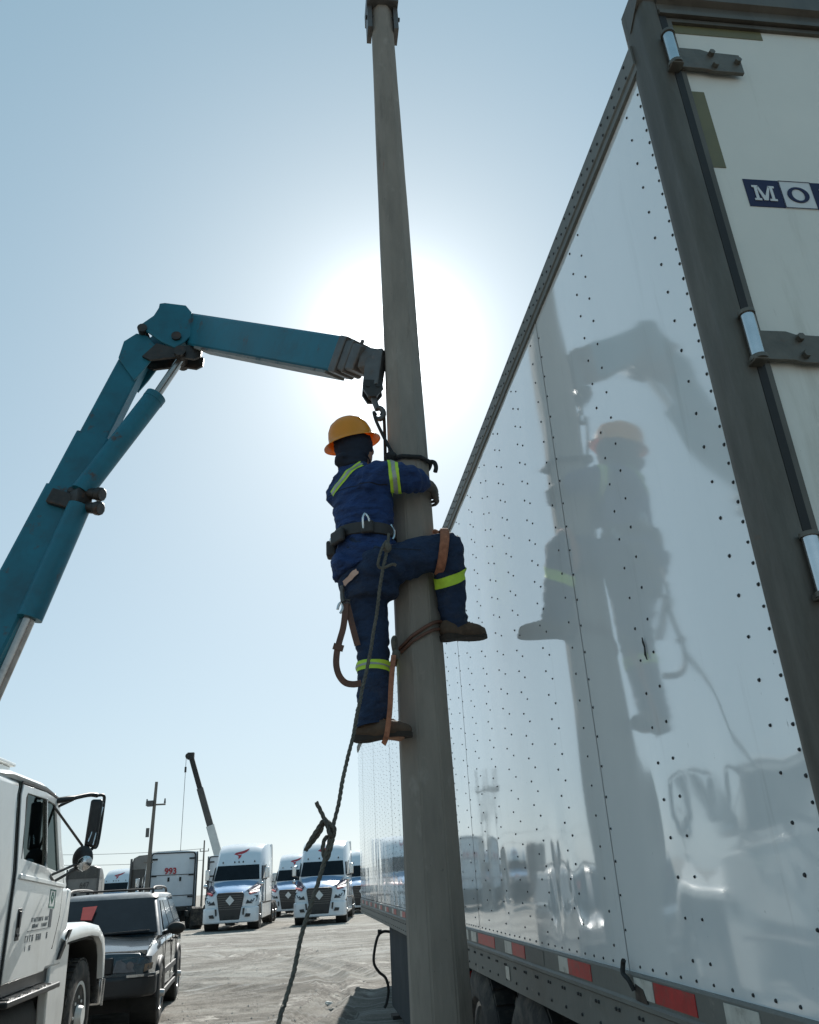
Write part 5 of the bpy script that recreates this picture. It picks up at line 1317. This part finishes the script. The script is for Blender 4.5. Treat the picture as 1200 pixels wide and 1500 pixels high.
bm_ = bmesh.new(); bm_.from_mesh(tme)          # straight cuffs
for a_, k_ in ((an_r, kn_r), (an_l, kn_l)):
    d_ = (a_ - k_).normalized()
    vv = [v for v in bm_.verts if (v.co - a_).length < .17]; vs_ = set(vv)
    gg = vv + [e for e in bm_.edges if e.verts[0] in vs_ and e.verts[1] in vs_] + [f for f in bm_.faces if all(v in vs_ for v in f.verts)]
    bmesh.ops.bisect_plane(bm_, geom=gg, plane_co=a_ + d_ * .03, plane_no=d_ + V((.15, 0, 0)), clear_outer=True)
bm_.to_mesh(tme); bm_.free()
tsrc = tme.copy()
TR = obj_from(tme, 'trousers', M['navypants'], PE, PR)
# shirt strip showing between coat and trousers
obj_from(band(tsrc, (.235, 3.82, 2.885), (-.5, .1, 1), .015, (.232, 3.815, 2.885), .06, .016), 'undershirt', M['cottonpink'], PE, PR)
# seams, yoke and a flapped pocket
obj_from(band(jsrc, V((.25, 3.9, 3.40)), (.12, 0, 1), .0025, V((.25, 3.85, 3.40)), .22, .0015), 'yoke_seam', M['hood'], JA, PR)
obj_from(band(jsrc, V((.20, 3.795, 3.3)), (.35, 1, 0), .0025, V((.20, 3.795, 3.28)), .15, .0015), 'back_seam', M['hood'], JA, PR)
obj_from(band(tsrc, V((.5, 3.74, 3.0)), (.1, 0, 1), .0025, V((.45, 3.74, 3.0)), .14, .0015), 'side_seam', M['hood'], TR, PR)
# reflective bands cut from the cloth itself
def stripe(src, parent, co, ax, hw, c, rad, silver=.34):
    o = obj_from(band(src, co, ax, hw, c, rad, .0035), 'reflective_band', M['hivis'], parent, PR)
    if silver: obj_from(band(src, co, ax, hw * silver, c, rad, .0055), 'silver_band', M['silver'], parent, PR)
stripe(jsrc, JA, sh_r + (el_r - sh_r) * .52, (el_r - sh_r) + V((.10, 0, .06)), .027, (sh_r + el_r) / 2 + V((.02, -.01, 0)), .115, .42)
stripe(jsrc, JA, sh_l + (el_l - sh_l) * .6, (el_l - sh_l), .027, (sh_l + el_l) / 2, .12)
stripe(jsrc, JA, V((.255, 3.83, 3.515)), (-.62, .12, .78), .022, V((.21, 3.87, 3.49)), .125, .42)
stripe(tsrc, TR, kn_r + (an_r - kn_r) * .42, (an_r - kn_r) + V((.10, 0, 0)), .026, kn_r + (an_r - kn_r) * .42, .13, 0)
stripe(tsrc, TR, kn_l + (an_l - kn_l) * .24, (an_l - kn_l), .024, kn_l + (an_l - kn_l) * .24, .13, .22)
# collar and neck cloth
mb = MB(); mb.loft([ell(3.555, .264, 3.93, .080, .088), ell(3.60, .262, 3.93, .076, .082), ell(3.65, .268, 3.94, .092, .082), ell(3.70, .272, 3.95, .108, .098), ell(3.77, .268, 3.95, .108, .10)])
mb.ball((.205, 3.90, 3.605), (.045, .06, .035), 12, 8)
nme = remeshed(mb, .009, 3, folds(14, .006, 1.2)); obj_from(nme, 'neck_cloth', M['hood'], PE, PR)
mb = MB(); mb.tube(catmull([headc + V((-.02, -.082, .05)), headc + V((.03, -.088, .0)), headc + V((.08, -.05, -.075)), headc + V((.09, 0, -.09))], 5), .004, 6); mb.build('chin_strap', M['hood'], PE, smooth=60)
# hard hat
hr = Matrix.Rotation(math.radians(-14), 3, 'Y') @ Matrix.Rotation(math.radians(3), 3, 'X')
hc = V((.262, 3.945, 3.752))
mb = MB(); prof = [(.001, .150), (.03, .148), (.06, .138), (.088, .115), (.106, .08), (.114, .045), (.117, .012), (.128, .0), (.146, -.012), (.150, -.015), (.150, -.019), (.144, -.017), (.120, -.006), (.110, .01), (.10, .06), (.08, .10), (.04, .13), (.001, .136)]
n = 40; rings = []
for (r, z) in prof:
    ring = []
    for k in range(n):
        a = 2 * math.pi * k / n
        rib = 1 + (.012 * max(0, math.cos(a * 2)) ** 6 if z > .03 else 0)
        br_ = r if r < .118 else .117 + (r - .117) * (.35 + .65 * math.cos(a) ** 2)
        ring.append(hc + hr @ V((br_ * 1.10 * math.cos(a), br_ * .96 * math.sin(a), z * rib)))
    rings.append(ring)
mb.loft(rings, caps=False); HA = mb.build('hard_hat', M['hat'], PE, smooth=60)
ridge = []
for k in range(13):
    a = math.radians(25 + 130 * k / 12); ridge.append(hc + hr @ V((.118 * math.cos(a), 0, .152 * math.sin(a))))
MB().tube(ridge, .009, 8).build('crown_ridge', M['hat'], HA, smooth=60, org=PR)
# tool belt
mb = MB()
outer = [tell(z, .32, 3.91, r * 1.19, r * .84, 36, tilt=-.12) for (z, r) in ((3.115, .145), (3.118, .151), (3.176, .151), (3.18, .145))]
inner = [tell(z, .32, 3.91, r * 1.19, r * .84, 36, tilt=-.12) for (z, r) in ((3.18, .135), (3.115, .135))]
mb.loft(outer + inner + [outer[0]], caps=False); BE = mb.build('tool_belt', M['belt'], PE, smooth=40)
def pouch(a, z, s, m, nm):
    c = V((.32, 3.91, z)) + TU * (.195 * math.cos(a)) + TW * (.142 * math.sin(a)); n_ = TU * (.142 * math.cos(a)) + TW * (.195 * math.sin(a)); r = Matrix.Rotation(math.atan2(n_.y, n_.x), 3, 'Z')
    MB().box(c, s, r).build(nm, m, BE, bevel=.012, seg=3, org=PR)
pouch(math.radians(-158), 3.10, (.055, .07, .09), M['belt'], 'pouch')
pouch(math.radians(-118), 3.13, (.03, .11, .075), M['belt'], 'pouch')
pouch(math.radians(-62), 3.14, (.025, .07, .07), M['belt'], 'pouch')
pouch(math.radians(-134), 3.13, (.042, .03, .03), M['chrome'], 'buckle')
mb = MB()
for q in (-.016, .016): mb.tube(catmull([(.315 + q, 3.752, 3.13), (.312 + q, 3.742, 3.18), (.310 + q * .4, 3.745, 3.205), (.309, 3.75, 3.215)], 4), .006, 6)
mb.build('snap_hook', M['chrome'], BE, smooth=60, org=PR)
MB().tube(catmull([(.445, 3.755, 3.15), (.455, 3.735, 3.11), (.45, 3.72, 3.07), (.44, 3.71, 3.05)], 4), .007, 6).build('snap_hook', M['chrome'], BE, smooth=60, org=PR)
# boots
def boot(an, toe, up):
    an, toe, up = V(an), V(toe), V(up).normalized()
    f = toe - an; f = (f - up * f.dot(up)).normalized(); s = up.cross(f)
    base = an - up * .085
    mb = MB(); heel = base - f * .055
    mb.limb([(an + up * .03, .058), (an - up * .02, .056), (heel + up * .045, .045)])
    for q in (-.012, .012): mb.limb([(heel + up * .04 + s * q, .040), (base + f * .06 + up * .035 + s * q * 1.4, .042), (base + f * .135 + up * .030 + s * q * 1.6, .036), (base + f * .175 + up * .026 + s * q, .029)])
    me = remeshed(mb, .008, 4, folds(16, .003, 2.0))
    bo = obj_from(me, 'boot', M['boot'], PE, PR)
    sm = MB(); rings = []
    for t, w in ((-.098, .025), (-.085, .037), (-.04, .041), (.03, .038), (.10, .046), (.16, .044), (.195, .032), (.207, .015)):
        c = base + f * t
        h = .03 if t < -.0 else .022
        rings.append([c + s * w + up * .012, c - s * w + up * .012, c - s * w * .97 - up * (h - .012), c + s * w * .97 - up * (h - .012)])
    sm.loft(rings); sm.build('sole', M['sole'], bo, smooth=50, org=PR)
    lm = MB()
    for k in range(5):
        c = base + f * (.04 + .018 * k) + up * (.088 - .004 * k)
        lm.tube([c - s * .022, c + up * .004, c + s * .022], .004, 5)
    lm.build('laces', M['sole'], bo, smooth=60, org=PR)
boot(an_r + V((.0, .0, -.01)), toe_r, (-.12, -.05, 1))
boot(an_l + V((0, 0, .005)), toe_l, (.05, .0, 1))

# ------------------------------------------------------------------ straps, slings and ropes
def poleloop(z0, slope_x, slope_y, extra, n=48, a0=0, a1=360):
    out = []
    for k in range(n):
        a = math.radians(a0 + (a1 - a0) * k / n)
        z = z0 + slope_x * math.cos(a) * .13 + slope_y * math.sin(a) * .13
        # octagon support
        q = (math.degrees(a)) % 45; q = math.radians(q if q < 22.5 else q - 45)
        r = pole_r(z) / math.cos(q) * .985 + extra
        out.append(V((pole_x(z) + r * math.cos(a), PY + r * math.sin(a), z)))
    return out
# black lifting sling round the pole up to the crane hook
mb = MB(); mb.tube(poleloop(3.635, -.05, .10, .014), .0135, 8, closed=True)
mb.tube(catmull([(.708, 3.95, 3.63), (.725, 3.93, 3.615), (.732, 3.92, 3.58), (.725, 3.92, 3.55)], 5), .013, 8)
hk = HK + (H2 - HK) * .86
mb.tube(catmull([hk + V((-.018, 0, -.01)), hk + V((-.03, 0, .01)), hk + V((-.02, -.02, -.06)), (.435, 3.93, 3.80), (.47, 3.90, 3.69), (.49, 3.89, 3.64)], 6), .0095, 8)
mb.tube(catmull([hk + V((.012, 0, -.01)), hk + V((.028, 0, .0)), (.462, 4.03, 3.82), (.465, 4.08, 3.68), (.47, 4.07, 3.6)], 6), .0095, 8)
mb.ball((.478, 3.90, 3.635), (.035, .03, .028), 10, 6)
tag(mb.build('lifting_sling', M['darkrope'], None, smooth=60), 'black lifting sling wrapped round the pole and hooked to the crane', 'sling')
# leather climbing strap hanging behind the hip
def ribbon(name, pts, w, t, mat, parent=None, up=(0, 1, 0), n=6):
    return MB().tube(catmull(pts, n), 1.0, 4, flat=(t, w), up=up).build(name, mat, parent)
LS = root('climbing_strap', (.2, 3.86, 2.40), 'brown leather climbing strap hanging in a loop behind the left leg', 'strap')
k_ = 3.87
ribbon('strap', [(.205, k_, 2.775), (.203, k_, 2.72), (.192, k_, 2.64), (.172, k_, 2.57), (.158, k_, 2.51), (.155, k_, 2.45), (.168, k_, 2.40), (.196, k_, 2.365), (.235, k_, 2.355), (.275, k_, 2.36)], .022, .004, M['leather'], LS, up=(.15, 1, 0))
ribbon('strap_tail', [(.212, k_ + .01, 2.775), (.228, k_ + .01, 2.70), (.245, k_ + .01, 2.62), (.262, k_ + .01, 2.55)], .022, .004, M['leather'], LS, up=(.15, 1, 0))
mb = MB(); mb.tube(catmull([(.19, k_, 2.86), (.19, k_, 2.80), (.195, k_, 2.775)], 5), .012, 8); mb.tube([V((.182, k_, 2.785)), V((.228, k_, 2.785)), V((.228, k_, 2.768)), V((.182, k_, 2.768))], .006, 6, closed=True); mb.build('ring', M['castgrey'], LS, smooth=60)
mb = MB(); mb.tube(catmull([(.165, k_, 2.735), (.172, k_, 2.76), (.185, k_, 2.77), (.19, k_, 2.74), (.178, k_, 2.715)], 5), .007, 6); mb.build('snap_hook', M['chrome'], LS)
MB().box((.166, k_, 2.54), (.052, .014, .03), Matrix.Rotation(.3, 3, 'Y')).build('keeper', M['leather'], LS)
# foot strap: leather from the knot down under the left boot
FS = root('foot_strap', (.42, 3.83, 2.10), 'brown foot strap running from the knot on the pole down to the lower boot', 'strap')
ribbon('strap', [(.435, 3.835, 2.485), (.425, 3.82, 2.42), (.412, 3.805, 2.32), (.402, 3.79, 2.22), (.388, 3.79, 2.13), (.378, 3.80, 2.085), (.37, 3.84, 2.065)], .017, .005, M['sling'], FS, up=(.2, 1, 0))
mb = MB(); mb.tube(poleloop(2.60, .62, -.2, .010), .0095, 8, closed=True); mb.tube(poleloop(2.568, .55, -.2, .010), .0085, 8, closed=True); mb.build('pole_loop', M['leather'], FS, smooth=60)
mb = MB(); mb.tube(catmull([(.452, 3.90, 2.50), (.44, 3.85, 2.52), (.436, 3.845, 2.56), (.448, 3.87, 2.585), (.456, 3.89, 2.55), (.45, 3.85, 2.50), (.46, 3.85, 2.47)], 5), .011, 8); mb.ball((.45, 3.85, 2.495), (.022, .02, .025), 10, 6); mb.build('knot', M['rope'], FS, smooth=60)
# orange braided sling at the raised knee
KS = root('knee_sling', (.71, 3.80, 2.93), 'orange braided sling round the raised thigh and the pole', 'sling')
th = kn_r + (hip_r - kn_r) * .09
ring = []
for k in range(25):
    a = 2 * math.pi * k / 24
    ring.append(th + V((.002 + .018 * math.sin(a), -.100 * math.cos(a), .112 * math.sin(a) - .008)))
bm_ = MB(); rr_ = []
for p_ in ring[:-1]:
    o_ = (p_ - th); o_.x = 0; o_.normalize()
    rr_.append([p_ + V((-.024, 0, 0)) + o_ * .002, p_ + V((-.018, 0, 0)) + o_ * .012, p_ + V((.018, 0, 0)) + o_ * .012, p_ + V((.024, 0, 0)) + o_ * .002, p_ - o_ * .006])
bm_.loft(rr_ + [rr_[0]], caps=False); bm_.build('thigh_band', M['sling'], KS, smooth=50)
mb = MB(); mb.tube(poleloop(3.155, .15, .0, .010, 32, -25, 205), .010, 8); mb.tube(catmull([(.70, 3.93, 3.19), (.715, 3.90, 3.165), (.715, 3.87, 3.14), (.705, 3.84, 3.125)], 5), .014, 8); mb.build('pole_loop', M['sling'], KS, smooth=60)
# long hanging rope with a messy knot
RP = root('hanging_rope', (-.35, 2.95, 0.0), 'worn rope hanging from the belt with a loose knot, trailing to the ground', 'rope')
main = catmull([(.425, 3.735, 3.09), (.413, 3.69, 3.01), (.395, 3.645, 2.93), (.378, 3.625, 2.86), (.345, 3.61, 2.68), (.302, 3.59, 2.45), (.262, 3.55, 2.28), (.223, 3.50, 2.131), (.185, 3.45, 1.97), (.155, 3.40, 1.86), (.125, 3.36, 1.73), (.104, 3.35, 1.655), (.085, 3.34, 1.585), (.058, 3.32, 1.50), (.030, 3.30, 1.42), (-.012, 3.25, 1.30), (-.035, 3.21, 1.21), (-.06, 3.15, 1.13), (-.078, 3.10, 1.08), (-.14, 3.0, .78), (-.22, 2.9, .42), (-.30, 2.85, .12), (-.42, 2.75, .005), (-.8, 2.5, -.002), (-1.2, 2.45, -.002)], 8)
main = [p + V((.004 * noise.noise(p * 9), .004 * noise.noise(p * 9 + V((3, 0, 0))), 0)) for p in main]
def twisted(name, pts, r):
    """three-strand laid rope"""
    mb = MB(); L = 0
    for s_ in range(3):
        out = []; L = 0
        for i, p in enumerate(pts):
            if i: L += (pts[i] - pts[i - 1]).length
            t = (pts[min(i + 1, len(pts) - 1)] - pts[max(i - 1, 0)]).normalized()
            u = t.orthogonal().normalized() if abs(t.z) < .3 else V((1, 0, 0)) - t * t.x
            u.normalize(); b = t.cross(u); a = L / (r * 5.5) * 2 * math.pi / 1.6 + s_ * 2.0944
            out.append(p + (u * math.cos(a) + b * math.sin(a)) * r * .5)
        mb.tube(out, r * .58, 6)
    return mb.build(name, M['rope'], RP, smooth=70)
def dense(pts, step=.008):
    out = [pts[0]]
    for a, b in zip(pts, pts[1:]):
        n_ = max(1, int((b - a).length / step))
        for k in range(1, n_ + 1): out.append(a + (b - a) * (k / n_))
    return out
twisted('strand', dense(main), .0085)
ky = 3.355
twisted('knot', dense(catmull([(.048, ky, 1.778), (.065, ky, 1.745), (.082, ky - .005, 1.712), (.10, ky - .012, 1.695), (.118, ky - .015, 1.675), (.112, ky - .01, 1.65), (.100, ky - .02, 1.655), (.09, ky - .012, 1.69), (.075, ky - .01, 1.706), (.058, ky, 1.685), (.03, ky, 1.645), (.008, ky, 1.607), (.03, ky + .01, 1.63), (.062, ky + .01, 1.667), (.078, ky + .005, 1.70), (.098, ky + .012, 1.70), (.116, ky + .012, 1.66), (.104, ky + .014, 1.64), (.086, ky, 1.648), (.074, ky, 1.62), (.076, ky, 1.585), (.088, ky - .01, 1.57), (.10, ky - .012, 1.60), (.112, ky - .01, 1.64), (.112, ky + .012, 1.665)], 6)), .0085)
twisted('belt_hitch', dense(catmull([(.405, 3.66, 3.02), (.385, 3.64, 2.985), (.365, 3.635, 2.93), (.355, 3.63, 2.88), (.372, 3.625, 2.865), (.395, 3.62, 2.868), (.425, 3.62, 2.882), (.442, 3.62, 2.876)], 6)), .0075)
MB().ball((.405, 3.655, 2.985), (.024, .02, .03), 10, 6).build('belt_knot', M['rope'], RP, smooth=60)

# ------------------------------------------------------------------ litter on the yard
def lump(name, label, cat, x, y, s, m):
    z = gz(x, y) + relief(x, y)
    mb = MB(); mb.ball((x, y, z + s[2] * .4), s, 10, 6)
    for i, v in enumerate(mb.v): v += V((noise.noise(v * 30) * s[0] * .5, noise.noise(v * 30 + V((5, 0, 0))) * s[1] * .5, noise.noise(v * 25) * s[2] * .4))
    return tag(mb.build(name, m, None), label, cat)
lump('litter', 'crumpled white litter lying on the ground near the trailer shadow', 'litter', .365, 13.75, (.07, .06, .03), M['paper'])
lump('litter', 'grey clod of rubble beside the white litter', 'rubble', .42, 13.3, (.10, .05, .025), M['stone'])
z_ = gz(0, 11.2) + relief(-.95, 11.2)
tag(MB().tube([V((-1.03, 11.2, z_ + .01)), V((-.99, 11.15, z_ + .06)), V((-.96, 11.12, z_ + .12))], .008, 6).build('stick', M['paper'], None), 'pale thin stick poking up from the ground in the foreground', 'stick')
